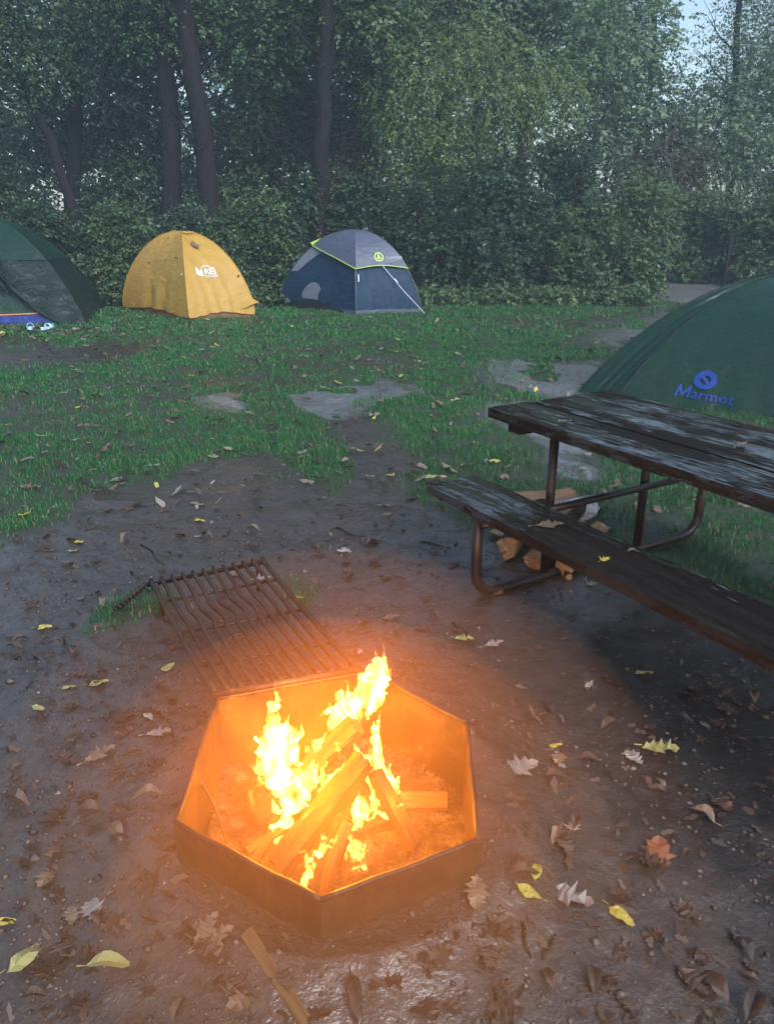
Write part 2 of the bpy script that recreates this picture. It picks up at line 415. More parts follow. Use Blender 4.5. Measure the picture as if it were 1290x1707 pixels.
# ------------------------------------------------------------------ foliage
def norm(a): return a / np.maximum(np.linalg.norm(a, axis=-1, keepdims=True), 1e-9)
def twig_leaves(org, out, per, length, L, W, tintc=0.4, tints=0.2, yel=0.03, droop=0.5):
    """leaf diamonds along twigs; org, out are (n,3)"""
    n = len(org); rs = rng.random
    d = norm(out + rng.normal(0, 0.45, (n, 3)) + np.array([0, 0, -droop * 0.3]))
    side = norm(np.cross(d, np.array([0, 0, 1.0])) + rng.normal(0, 0.15, (n, 3)))
    k = np.arange(per); s = (k // 2 + 1) / (per / 2); sg = np.where(k % 2 == 0, 1.0, -1.0)
    ln = length * rng.uniform(0.7, 1.3, (n, 1))
    p = org[:, None] + d[:, None] * (s[None, :] * ln)[..., None]
    p[..., 2] -= droop * 0.5 * (s[None, :] ** 2) * ln
    ld = norm(d[:, None] * 0.65 + side[:, None] * (sg * 0.9)[None, :, None] + rng.normal(0, 0.25, (n, per, 3)) + np.array([0, 0, -droop * 0.55]))
    ls = norm(np.cross(ld, norm(rng.normal(0, 0.55, (n, per, 3)) + np.array([0, -0.25, 1.0]))))
    nr_ = np.cross(ls, ld)
    Lr = L * rng.uniform(0.6, 1.25, (n, per, 1)); Wr = W * Lr / L
    a = p; b = p + ld * Lr * 0.42 + ls * Wr + nr_ * Wr * 0.35; c = p + ld * Lr - nr_ * Lr * 0.12; e = p + ld * Lr * 0.42 - ls * Wr + nr_ * Wr * 0.35
    v = np.stack([a, b, c, e], 2).reshape(-1, 3)
    f = np.arange(len(v), dtype=np.int32).reshape(-1, 4)
    tw = np.clip(rng.normal(tintc, tints, (n, 1)) + rng.normal(0, 0.08, (n, per)), 0, 0.78)
    yl = rng.random((n, per)) < yel; tw[yl] = rng.uniform(0.85, 1.0, yl.sum())
    return v, f, tw.ravel()
def cluster_twigs(clusters, total):
    """clusters: (cx,cy,cz,rx,ry,rz,weight)"""
    c = np.array(clusters, float); w = c[:, 6] / c[:, 6].sum()
    idx = rng.choice(len(c), total, p=w)
    u = norm(rng.normal(0, 1, (total, 3))); r = rng.random((total, 1)) ** 0.45
    # uneven outline
    r = r * (0.75 + 0.5 * rng.random((total, 1)) ** 2)
    o = c[idx, :3] + u * r * c[idx, 3:6]
    return o, norm(u * np.array([1, 1, 0.6]) + np.array([0, 0, 0.05]))
def foliage_mesh(name, clusters, twigs, per=8, length=0.3, L=0.09, W=0.03, zmin=0.05, **kw):
    L *= 0.78; W *= 0.78; twigs = int(twigs * 1.12)
    o, u = cluster_twigs(clusters, twigs)
    o[:, 2] = np.maximum(o[:, 2], zmin + rng.random(len(o)) * 0.25)
    v, f, t = twig_leaves(o, u, per, length, L, W, **kw)
    v[:, 2] = np.maximum(v[:, 2], 0.02)
    return npmesh(name, v, f, t)

def wiggle(p0, p1, n, amp):
    p0 = Vector(p0); p1 = Vector(p1); out = []; ph = random.uniform(0, 6); ph2 = random.uniform(0, 6)
    for i in range(n + 1):
        s = i / n; q = p0.lerp(p1, s); k = math.sin(s * PI) * amp + amp * 0.3 * s
        out.append(q + Vector((math.sin(s * 4 + ph) * k, math.cos(s * 3.3 + ph2) * k, math.sin(s * 5 + ph2) * k * 0.3)))
    return out
def tree(name, label, pts, r0, r1, clusters, twigs, leaf, branches=(), bark='bark', group='trees at the edge of the clearing', cat='tree', per=8, length=0.35, L=0.10, W=0.032, **kw):
    """pts: trunk polyline in metres; branches: (t, dx,dy,dz, r)"""
    b = Vector(pts[0]); root = empty(name, (b.x, b.y, 0))
    mb = MB(); P = []
    pts = [Vector(p) for p in pts]
    for a, c in zip(pts[:-1], pts[1:]):
        seg = wiggle(a, c, 5, 0.03 if r0 > 0.1 else 0.02)
        P += seg[:-1]
    P.append(pts[-1]); P = [p - Vector((b.x, b.y, 0)) for p in P]
    n = len(P); R = [r0 + (r1 - r0) * i / (n - 1) for i in range(n)]; R[0] = r0 * 1.45; R[1] = r0 * 1.12
    mb.tube(P, R, 12 if r0 > 0.1 else 7)
    tr = mb.build('trunk', M[bark], root, smooth=True)
    branches = list(branches)
    if twigs and r0 > 0.08:
        for _ in range(6): branches.append((random.uniform(0.22, 0.8), random.uniform(-1.5, 1.5), random.uniform(-0.9, 0.3), random.uniform(0.0, 0.9), random.uniform(0.014, 0.028)))
    for (t, dx, dy, dz, r) in branches:
        q = P[min(n - 1, int(t * (n - 1)))]; e = q + Vector((dx, dy, dz)); m2 = MB()
        W_ = wiggle(q, e, 6, 0.09 * Vector((dx, dy, dz)).length / 1.5)
        W_[0] = q
        m2.tube(W_, [r * (1 - 0.8 * i / 6) for i in range(7)], 6)
        for k in range(3):
            s = random.uniform(0.35, 0.9); w0 = W_[int(s * 6)]
            dv = Vector((dx, dy, dz)) * 0.45 + Vector((random.uniform(-.5, .5), random.uniform(-.5, .5), random.uniform(-.1, .5)))
            m2.tube(wiggle(w0, w0 + dv, 4, 0.05), [r * 0.4 * (1 - 0.2 * i) for i in range(5)], 5)
        m2.build('branch', M[bark], root, smooth=True)
    if twigs:
        cl = [(c[0] - b.x, c[1] - b.y + (1.1 if r0 > 0.2 else 0), *c[2:]) for c in clusters]; twigs = int(twigs * 0.85); q = random.uniform(0.8, 1.5) if per < 12 else 1.0; L *= q; W *= q; twigs = int(twigs / q ** 1.2)
        link('crown', foliage_mesh('crown', cl, twigs, per, length, L, W, **kw), M[leaf], root)
    return tag(root, label, cat, group)
def shrub(name, label, X, Y, rx, ry, h, twigs, leaf, group='shrubs along the edge of the clearing', nst=7, ncl=12, per=8, length=0.22, L=0.085, W=0.030, z0=0.0, **kw):
    root = empty(name, (X, Y, 0))
    for k in range(nst):
        a = random.uniform(0, 2 * PI); e = random.uniform(0.3, 0.9); mb = MB()
        mb.tube(wiggle((math.cos(a) * rx * 0.15, math.sin(a) * ry * 0.15, -0.02), (math.cos(a) * rx * e, math.sin(a) * ry * e, h * random.uniform(0.6, 0.95)), 6, 0.07), [0.026 * (1 - 0.12 * i) for i in range(7)], 6)
        mb.build('stem', M['bark_dark'], root, smooth=True)
    cl = []
    for k in range(ncl):
        a = random.uniform(0, 2 * PI); q = math.sqrt(random.random()) * 0.72; zz = random.uniform(0.12, 0.95)
        q *= math.sqrt(max(0.15, 1 - (zz * 0.85) ** 2)) * 1.15
        s = random.uniform(0.22, 0.40)
        cl.append((math.cos(a) * rx * q, math.sin(a) * ry * q, z0 + h * zz * 0.85, rx * s, ry * s, h * s * 0.75, s ** 2))
    link('foliage', foliage_mesh('foliage', cl, twigs, per, length, L, W, **kw), M[leaf], root)
    return tag(root, label, 'shrub', group)

def ball(px, py, Y, rpx, w=1.0, dy=1.0, flat=0.8):
    if py < -10: py = -10 + (py + 10) * 0.12
    rpx = min(rpx, (py + (95 if px < 880 else 55)) / 0.8)
    p = at(px, py, Y); r = rpx / FPX * Y * 1.02
    return (p.x, p.y, p.z, r, r * dy, r * flat, w * rpx * rpx / 1e4)

# trees whose trunks stand clear
def trunk_line(pxs, Y, z0=True):
    P = [at(x, y, Y) for x, y in pxs]
    if z0: P[0] = Vector((P[0].x, Y, -0.05))
    return P
tr_pts = trunk_line([(284, 480), (287, 300), (283, 180), (275, 60), (268, -60), (262, -110)], 18.6)
tree('broadleaf_tree', 'straight dark trunk just left of its leaning neighbour, behind the yellow tent', tr_pts, 0.225, 0.14,
     [ball(230, 40, 18.4, 90), ball(150, 0, 18.9, 90), ball(330, -120, 19, 130), ball(240, -220, 18.5, 160), ball(400, 30, 19.4, 70), ball(180, 120, 18.8, 60)], 3600, 'leaf_dark',
     [(0.35, -1.3, 0.2, 1.1, .05), (0.45, 1.1, 0.4, 0.9, .05), (0.55, -0.9, -0.6, 1.2, .05), (0.7, 0.6, -0.7, 1.4, .05)], tintc=0.45)
tr_pts = trunk_line([(353, 480), (350, 380), (343, 270), (330, 170), (316, 80), (303, 0), (285, -110), (270, -110)], 18.0)
tree('broadleaf_tree', 'thick grey trunk leaning left, right one of the pair behind the yellow tent', tr_pts, 0.235, 0.15,
     [ball(420, 60, 17.8, 80), ball(470, -30, 18.2, 100), ball(330, -150, 18, 140), ball(400, 170, 18.6, 55), ball(250, -100, 17.6, 90)], 3400, 'leaf_mid',
     [(0.40, 1.2, 0.2, 0.8, .045), (0.33, -0.9, 0.5, 0.9, .04), (0.5, 1.4, -0.3, 1.0, .05), (0.65, -1.0, -0.5, 1.0, .05)], tintc=0.4)
tr_pts = trunk_line([(528, 480), (531, 390), (534, 280), (540, 160), (544, 60), (546, -60), (552, -110)], 17.6)
tree('broadleaf_tree', 'single upright trunk rising behind the blue and grey tent', tr_pts, 0.205, 0.13,
     [ball(560, -60, 17.6, 110), ball(480, 20, 17.9, 60), ball(620, 20, 17.8, 80), ball(540, -200, 17.6, 170), ball(650, 100, 18.2, 50)], 3300, 'leaf_mid',
     [(0.36, -1.1, 0.3, 0.7, .035), (0.42, 1.2, 0.1, 0.35, .03), (0.5, 0.9, -0.4, 0.9, .04), (0.62, -0.9, -0.4, 0.9, .04)], tintc=0.5)
tr_pts = trunk_line([(140, 480), (122, 350), (85, 230), (35, 140), (-20, 70), (-90, 0), (-150, -80)], 17.4)
tree('leaning_tree', 'slim trunk bowed far to the left above the dark green tent', tr_pts, 0.115, 0.06,
     [ball(-20, 60, 17.4, 80), ball(60, 110, 17.5, 60), ball(-100, -20, 17.4, 120), ball(60, 10, 18.0, 70)], 2200, 'leaf_dark',
     [(0.4, 0.8, 0.3, 0.9, .035), (0.55, -0.9, -0.2, 0.5, .03), (0.7, 0.6, 0.2, 0.9, .03)], tintc=0.5, yel=0.08)
tr_pts = trunk_line([(118, 480), (125, 240), (124, 100), (118, -60), (110, -110)], 20.5)
tree('broadleaf_tree', 'shaded upright trunk behind the bowed slim tree at far left', tr_pts, 0.19, 0.12,
     [ball(90, 60, 20.3, 90), ball(180, 110, 20.6, 60), ball(30, -40, 20.5, 130), ball(160, -110, 20.4, 130)], 3200, 'leaf_dark',
     [(0.45, -1.2, 0.2, 1.0, .05), (0.5, 1.2, 0.0, 0.9, .05), (0.65, 0.8, -0.6, 1.0, .04)], tintc=0.35, yel=0.05)
# yellow-green feathery tree in the middle
tr_pts = trunk_line([(735, 480), (738, 330), (728, 220), (740, 120), (752, 0), (760, -200)], 19.6)
tree('feathery_tree', 'pale yellow-green tree with drooping feathery leaves above the dark bush', tr_pts, 0.085, 0.05,
     [ball(700, 120, 18.6, 60), ball(760, 100, 18.7, 55), ball(820, 170, 18.6, 70), ball(860, 120, 18.9, 55), ball(690, 200, 18.8, 60), ball(760, 250, 18.7, 60),
      ball(650, 160, 19.0, 45), ball(910, 170, 19.0, 50), ball(730, 300, 18.8, 70, .6), ball(800, 60, 19.3, 50), ball(930, 120, 19.4, 45)], 2700, 'leaf_lite',
     [(0.35, 1.3, -0.6, 0.9, .03), (0.4, -0.9, -0.6, 0.8, .03), (0.5, 1.7, -0.5, 0.9, .03), (0.55, -0.8, -0.4, 0.9, .03)],
     per=14, length=0.42, L=0.10, W=0.020, droop=1.1, tintc=0.33, tints=0.3, yel=0.02)
for i, (px0, px1, Y, r, lab, cl, leaf, tw) in enumerate([
        (866, 884, 22.5, 0.17, 'dark trunk showing high above the yellow-green tree', [ball(880, -40, 22.4, 110), ball(960, 30, 22.2, 90), ball(800, -60, 22.5, 100), ball(860, 60, 22.8, 60)], 'leaf_blue', 3400),
        (790, 792, 23.5, 0.10, 'thin straight trunk at the top, left of the feathery tree top', [ball(760, -30, 23.5, 90), ball(700, 20, 23.2, 80), ball(830, -80, 23.5, 100)], 'leaf_mid', 2800),
        (612, 618, 21.5, 0.09, 'thin trunk half hidden in leaves right of the single upright trunk', [ball(610, 60, 21.5, 80), ball(660, -40, 21.3, 90), ball(590, 180, 21.4, 60)], 'leaf_mid', 2500),
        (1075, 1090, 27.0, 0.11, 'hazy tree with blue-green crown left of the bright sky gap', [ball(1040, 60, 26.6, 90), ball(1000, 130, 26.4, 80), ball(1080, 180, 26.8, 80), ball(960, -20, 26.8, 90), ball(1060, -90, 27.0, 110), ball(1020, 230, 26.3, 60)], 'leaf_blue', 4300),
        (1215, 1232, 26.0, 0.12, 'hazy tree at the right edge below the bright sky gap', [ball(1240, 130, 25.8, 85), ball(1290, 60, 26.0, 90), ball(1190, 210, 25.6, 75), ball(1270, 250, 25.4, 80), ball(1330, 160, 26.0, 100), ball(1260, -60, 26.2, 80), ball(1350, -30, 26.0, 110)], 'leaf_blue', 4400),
        (452, 440, 22.0, 0.09, 'slim trunk between the leaning trunk and the single upright trunk', [ball(450, 80, 22, 80), ball(490, 180, 21.8, 60), ball(400, -60, 22, 110), ball(430, 230, 21.5, 50)], 'leaf_mid', 2800),
        (200, 212, 22.5, 0.10, 'slim dark trunk between the far left trunks and the paired trunks', [ball(220, 150, 22.3, 70), ball(180, 230, 22, 70), ball(60, 200, 22.2, 80), ball(250, -60, 22.5, 120)], 'leaf_dark', 2800)]):
    tr_pts = trunk_line([(px0, 480), (px0, 300), ((px0 + px1) / 2, 150), (px1, 0), (px1 + (px1 - px0) * 0.8, -250)], Y)
    tree('broadleaf_tree' if r > 0.1 else 'slender_tree', lab, tr_pts, r, r * 0.6, cl, tw, leaf, [(0.4, random.uniform(-1.3, 1.3), -0.3, 0.9, .035), (0.5, random.uniform(-1.3, 1.3), -0.3, 0.9, .035), (0.6, random.uniform(-1.3, 1.3), 0.3, 1.0, .035)], L=0.12, W=0.040, length=0.4)
# pale dead sapling
root_pts = trunk_line([(1105, 480), (1112, 380), (1120, 300), (1108, 240), (1118, 190)], 19.5)
tree('dead_sapling', 'pale bare dead sapling with crooked branches on the right', root_pts, 0.020, 0.008, [], 0, 'leaf_mid',
     [(0.5, 0.7, -0.2, 0.7, .014), (0.6, -0.6, -0.2, 0.9, .014), (0.75, 0.5, 0.1, 0.8, .012), (0.7, -0.5, 0.2, 0.3, .01), (0.85, 0.25, -0.2, 0.6, .01)], bark='bark_pale', group='saplings at the edge of the clearing')
tree('bare_sapling', 'thin dark bare sapling leaning out of the bushes right of centre', trunk_line([(728, 520), (735, 420), (748, 330), (752, 280)], 16.6), 0.018, 0.008, [], 0, 'leaf_mid',
     [(0.5, 0.4, -0.1, 0.5, .008), (0.7, -0.3, -0.1, 0.4, .007)], bark='bark_dark', group='saplings at the edge of the clearing')

# shrubs
def shp(px, py0, Y): p = at(px, py0, Y); return p.x
shrub('dark_bush', 'large dark rounded bush right of the blue tent', shp(790, 430, 17.2), 17.4, 2.1, 1.2, 2.9, 4200, 'leaf_dark', ncl=26, nst=9, tintc=0.35, yel=0.02, L=0.10, W=0.036)
shrub('dark_bush', 'dark bush with light leaves at the end of the hedge, beside the gravel path', shp(1000, 430, 16.9), 17.0, 1.15, 0.9, 2.1, 2600, 'leaf_mid', ncl=16, tintc=0.45, L=0.10, W=0.036)
shrub('dark_bush', 'yellow-tinged bush top rising behind the large dark rounded bush', shp(720, 300, 18.6), 18.8, 1.4, 0.9, 3.5, 2300, 'leaf_lite', ncl=14, tintc=0.35, yel=0.05, z0=0.3)
shrub('thin_bush', 'tall thinning bush above the hedge end near the gravel path', shp(1060, 380, 18.3), 18.5, 1.0, 0.7, 2.7, 1300, 'leaf_mid', ncl=12, tintc=0.6, yel=0.1)
for X, Y, rx, h, lf, n, lab in [
        (shp(80, 430, 16.2), 16.4, 1.3, 1.9, 'leaf_dark', 2600, 'dark shrub behind the dark green tent at far left'),
        (shp(185, 430, 16), 16.2, 1.0, 1.75, 'leaf_mid', 2300, 'leafy shrub filling the gap between green and yellow tents'),
        (shp(300, 400, 17), 17.0, 1.2, 2.1, 'leaf_dark', 2300, 'shaded shrub at the foot of the paired trunks'),
        (shp(425, 420, 16.3), 16.5, 1.05, 2.1, 'leaf_mid', 2600, 'broad-leaved shrub between the yellow and blue tents'),
        (shp(480, 400, 17.3), 17.3, 0.9, 2.5, 'leaf_dark', 1900, 'dark shrub just left of the single upright trunk'),
        (shp(610, 400, 17.6), 17.8, 1.1, 2.5, 'leaf_dark', 2200, 'dark shrub directly behind the blue and grey tent'),
        (shp(-40, 350, 18), 18.2, 1.6, 3.2, 'leaf_dark', 2600, 'tall dark shrub at the left edge under the bowed tree'),
        (shp(210, 320, 18.8), 19.0, 1.5, 3.0, 'leaf_dark', 2400, 'tall dark shrub left of the paired trunks'),
        (shp(430, 300, 19), 19.2, 1.4, 3.4, 'leaf_mid', 2400, 'tall shrub in the gap right of the leaning trunk'),
        (shp(590, 280, 19.6), 19.8, 1.2, 3.4, 'leaf_brown', 1900, 'tall brownish shrub right of the single upright trunk')]:
    shrub('understorey_shrub', lab, X, Y, rx, 0.75, h, n, lf, ncl=13, L=0.095, W=0.036, tintc=0.42)
for px, Y, rx, h, lf, n, lab in [
        (1150, 21.5, 1.4, 2.6, 'leaf_mid', 2000, 'shrub behind the gravel path, left of the dark post'),
        (1245, 20.6, 1.2, 2.2, 'leaf_mid', 1900, 'shrub behind the gravel path, right of the dark post'),
        (1345, 19.8, 1.3, 2.6, 'leaf_blue', 1900, 'shrub at the right edge above the near green tent'),
        (1100, 23.0, 1.8, 4.0, 'leaf_brown', 2200, 'tall shaded brownish shrub beyond the pale dead sapling'),
        (1250, 23.5, 2.0, 4.3, 'leaf_blue', 2400, 'tall hazy shrub beyond the gravel path on the right'),
        (930, 20.6, 1.5, 4.0, 'leaf_dark', 2300, 'tall dark shrub between the feathery tree and the hazy trees')]:
    shrub('understorey_shrub', lab, shp(px, 400, Y), Y, rx, 0.9, h, n, lf, ncl=14, L=0.11, W=0.040, tintc=0.42)
# low ground cover at the foot of the shrubs
def ground_cover():
    n = 3800; px = rng.uniform(-30, 1085, n); yy = 15.4 + rng.random(n) * 1.3
    x = (px - 645) / FPX * (yy * 0.934 + 0.5); o = np.stack([x, yy, np.abs(rng.normal(0.10, 0.09, n)) + 0.03], -1)
    v, f, t = twig_leaves(o, norm(rng.normal(0, 1, (n, 3)) + np.array([0, -0.3, 0.4])), 6, 0.12, 0.08, 0.032, tintc=0.5, yel=0.06)
    v[:, 2] = np.maximum(v[:, 2], 0.01)
    tag(link('ground_cover', npmesh('ground_cover', v, f, t), M['leaf_mid']), 'low leafy weeds along the foot of the shrubs', 'weeds', kind='stuff')
ground_cover()
# the wood behind, one mass
def woodland():
    cl = []
    for k in range(150):
        Y = rng.uniform(24.5, 36); x = rng.uniform(-0.66, 0.66) * Y
        z = rng.random() ** 1.4 * (6.0 + (Y - 24) * 0.2)
        pxx = 645 + FPX * x / (Y * .934); 
        r = rng.uniform(0.9, 2.0)
        top = z > 6.0
        gap = (abs(pxx - 300) < 55 or abs(pxx - 1165) < 70 or abs(pxx - 10) < 45)
        if z > 4.6 and gap: continue
        cl.append((x, Y, z, r * 1.2, r, r * 0.85, r * r))
    for k in range(34):
        Y = rng.uniform(23.5, 27); x = -rng.random() * 0.62 * Y + 0.3; r = rng.uniform(0.9, 1.6); cl.append((x, Y, rng.uniform(0.6, 4.6), r * 1.3, r, r, r * r * 1.2))
    for k in range(70):      # the wood goes on to both sides of the clearing
        Y = rng.uniform(19, 33); x = rng.choice((-1, 1)) * rng.uniform(0.64, 1.25) * Y; r = rng.uniform(1.0, 2.0); cl.append((x, Y, rng.random() ** 1.2 * 6.0, r * 1.3, r, r, r * r))
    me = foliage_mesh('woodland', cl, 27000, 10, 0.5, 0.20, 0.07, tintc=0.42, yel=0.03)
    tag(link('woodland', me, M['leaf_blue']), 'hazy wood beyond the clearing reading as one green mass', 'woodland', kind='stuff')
woodland()

# ------------------------------------------------------------------ tents
class Dome:
    """poles run from the apex to each corner; fabric is stretched between neighbouring poles"""
    def __init__(s, corners, apex, k=1.3, m=1.0):
        s.c = [Vector((c[0], c[1], gh(c[0], c[1]) - 0.01)) for c in corners]; s.a = Vector(apex); s.k = k; s.m = m; s.n = len(corners)
        s.o = sum(s.c, Vector()) / s.n; s.o.z = 0.0
    def pole(s, i, t):
        c = s.c[i % s.n]; a = min(max(t, 0), 1.0) * PI / 2; u = math.sin(a) ** s.m; z = math.cos(a) ** s.k if a < PI / 2 - 1e-6 else 0.0
        q = s.a.lerp(c, u); q.z = c.z + (s.a.z - c.z) * z
        if t > 1: q += (c - s.a) * (t - 1) * 0.3; q.z = c.z
        return q
    def pt(s, f, u, t, off=0.0, sag=0.02, wr=0.0):
        p = s.pole(f, t).lerp(s.pole(f + 1, t), u)
        ctr = Vector((s.o.x, s.o.y, s.a.z * 0.25)); d = (p - ctr).normalized()
        o = off - sag * 4 * u * (1 - u) * math.sin(PI * min(t, 1) * 0.9 + 0.1)
        if wr:
            o += wr * (float(fbm(u * 6 + t * 3 + f * 9, t * 10 - u * 5, 5, 3)) - 0.45) * 4 * u * (1 - u)
            o += wr * 0.5 * math.sin((u - 0.5) * 26 * (0.4 + t) + f * 2 + 3 * float(vn(t * 5, u * 3, f))) * max(0.0, t - 0.45) * 2 * 4 * u * (1 - u)
        return p + d * o
    def patch(s, mb, f, u0, u1, t0, t1, nu=20, nt=24, mi=0, **kw):
        """t0, t1, u0, u1 may be functions (t of u; u of t in 0..1)"""
        b = []; 
        for j in range(nt + 1):
            for i in range(nu + 1):
                q = i / nu; r = j / nt
                a0 = u0(r) if callable(u0) else u0; a1 = u1(r) if callable(u1) else u1
                u = a0 + (a1 - a0) * q
                b0 = t0(u) if callable(t0) else t0; b1 = t1(u) if callable(t1) else t1
                b.append(s.pt(f, u, b0 + (b1 - b0) * r, **kw))
        fs = [(j * (nu + 1) + i, (j + 1) * (nu + 1) + i, (j + 1) * (nu + 1) + i + 1, j * (nu + 1) + i + 1) for j in range(nt) for i in range(nu)]
        mb.add(b, fs, mi)
    def line(s, f, pts, off=0.012, n=24):
        out = []
        for (a, b) in zip(pts[:-1], pts[1:]):
            for i in range(n): q = i / n; out.append(s.pt(f, a[0] + (b[0] - a[0]) * q, a[1] + (b[1] - a[1]) * q, off))
        out.append(s.pt(f, pts[-1][0], pts[-1][1], off)); return out
    def find(s, f, px, py):
        best = None
        for i in range(41):
            for j in range(61):
                p = s.pt(f, i / 40, j / 60); y = p.y * math.cos(PITCH) - (p.z - CAM_H) * math.sin(PITCH); v = p.y * math.sin(PITCH) + (p.z - CAM_H) * math.cos(PITCH)
                e = (IW / 2 + FPX * p.x / y - px) ** 2 + (IH / 2 - FPX * v / y - py) ** 2
                if best is None or e < best[0]: best = (e, i / 40, j / 60)
        return best[1], best[2]
    def print2d(s, f, u0, t0, polys, off=0.02, **kw):
        """polys: (verts2d, faces) in metres, +x to the right, +y up, laid on the fabric"""
        e = 0.02
        du = (s.pt(f, u0 + e, t0) - s.pt(f, u0 - e, t0)) / (2 * e); dt = (s.pt(f, u0, t0 + e) - s.pt(f, u0, t0 - e)) / (2 * e)
        # solve in the tangent plane so that the print stays upright
        rx = du.normalized(); up = -(dt - rx * dt.dot(rx)).normalized()
        a = np.array([[du.dot(rx), dt.dot(rx)], [du.dot(up), dt.dot(up)]]); ia = np.linalg.inv(a)
        mb = MB()
        for vs2, fs in polys:
            P = []
            for (x, y) in vs2:
                w = ia @ np.array([x, y]); P.append(s.pt(f, u0 + w[0], t0 + w[1], off, **kw))
            mb.add(P, fs)
        return mb
def text2d(txt, size, bold=0.0, shear=0.0, ox=0.0, oy=0.0, sx=1.0):
    cu = bpy.data.curves.new('lettering', 'FONT'); cu.body = txt; cu.size = size; cu.offset = bold; cu.shear = shear; cu.align_x = 'CENTER'; cu.resolution_u = 3
    o = bpy.data.objects.new('lettering', cu); COL.objects.link(o)
    dg = bpy.context.evaluated_depsgraph_get(); me = bpy.data.meshes.new_from_object(o.evaluated_get(dg))
    vs2 = [(v.co.x * sx + ox, v.co.y + oy) for v in me.vertices]; fs = [tuple(p.vertices) for p in me.polygons]
    bpy.data.objects.remove(o); bpy.data.curves.remove(cu); bpy.data.meshes.remove(me)
    return vs2, fs
def rot2d(p, a): return [(x * math.cos(a) - y * math.sin(a), x * math.sin(a) + y * math.cos(a)) for x, y in p[0]], p[1]
def ring2d(r0, r1, n=28, ox=0, oy=0, a0=0, a1=2 * PI):
    vs2 = []; fs = []
    for i in range(n + 1):
        a = a0 + (a1 - a0) * i / n; vs2 += [(ox + math.cos(a) * r0, oy + math.sin(a) * r0), (ox + math.cos(a) * r1, oy + math.sin(a) * r1)]
    fs = [(2 * i, 2 * i + 1, 2 * i + 3, 2 * i + 2) for i in range(n)]
    return vs2, fs
def poly2d(p): return list(p), [tuple(range(len(p)))]
def disc2d(r, n=28, ox=0, oy=0): return poly2d([(ox + math.cos(2 * PI * i / n) * r, oy + math.sin(2 * PI * i / n) * r) for i in range(n)])
def strip2d(pts, w):
    vs2 = []; 
    for i, (x, y) in enumerate(pts):
        vs2 += [(x, y - w / 2), (x, y + w / 2)]
    return vs2, [(2 * i, 2 * i + 2, 2 * i + 3, 2 * i + 1) for i in range(len(pts) - 1)]

M['yellow'] = fabric('tent_yellow_nylon', (0.50, 0.29, 0.055), 0.5, 0.5)
M['tan'] = fabric('tent_tan_floor', (0.20, 0.095, 0.035), 0.55, 0.6)
M['navy'] = fabric('tent_navy_nylon', (0.008, 0.034, 0.078), 0.5, 0.4, spec=0.2)
M['slate'] = fabric('tent_slate_fly', (0.085, 0.100, 0.150), 0.38, 0.5)
M['greyfab'] = fabric('tent_grey_vent', (0.17, 0.19, 0.24), 0.6, 0.3)
M['blackfab'] = fabric('tent_black_floor', (0.014, 0.016, 0.020), 0.6, 0.6)
M['skirt'] = fabric('tent_grey_floor', (0.085, 0.10, 0.125), 0.5, 0.7)
M['green'] = fabric('tent_green_fly', (0.008, 0.035, 0.021), 0.34, 0.45)
M['green_dk'] = fabric('tent_dark_green_fly', (0.007, 0.020, 0.017), 0.42, 1.2)
M['green_in'] = fabric('tent_inner_green', (0.012, 0.045, 0.030), 0.6, 1.0)
M['bluefloor'] = fabric('tent_blue_floor', (0.012, 0.028, 0.20), 0.4, 0.6)
M['lime'] = simple('lime_trim', (0.42, 0.62, 0.09), 0.5)
M['white'] = simple('white_print', (0.72, 0.76, 0.80), 0.6, var=0.08)
M['orange'] = simple('orange_trim', (0.60, 0.24, 0.08), 0.6)
M['blueprint'] = simple('blue_print', (0.008, 0.038, 0.22), 0.45, var=0.1)
M['greyprint'] = simple('grey_print', (0.22, 0.25, 0.32), 0.5, var=0.1)
M['pole'] = simple('tent_pole', (0.10, 0.10, 0.11), 0.35, 0.6)
M['line'] = simple('white_cord', (0.65, 0.66, 0.70), 0.6)

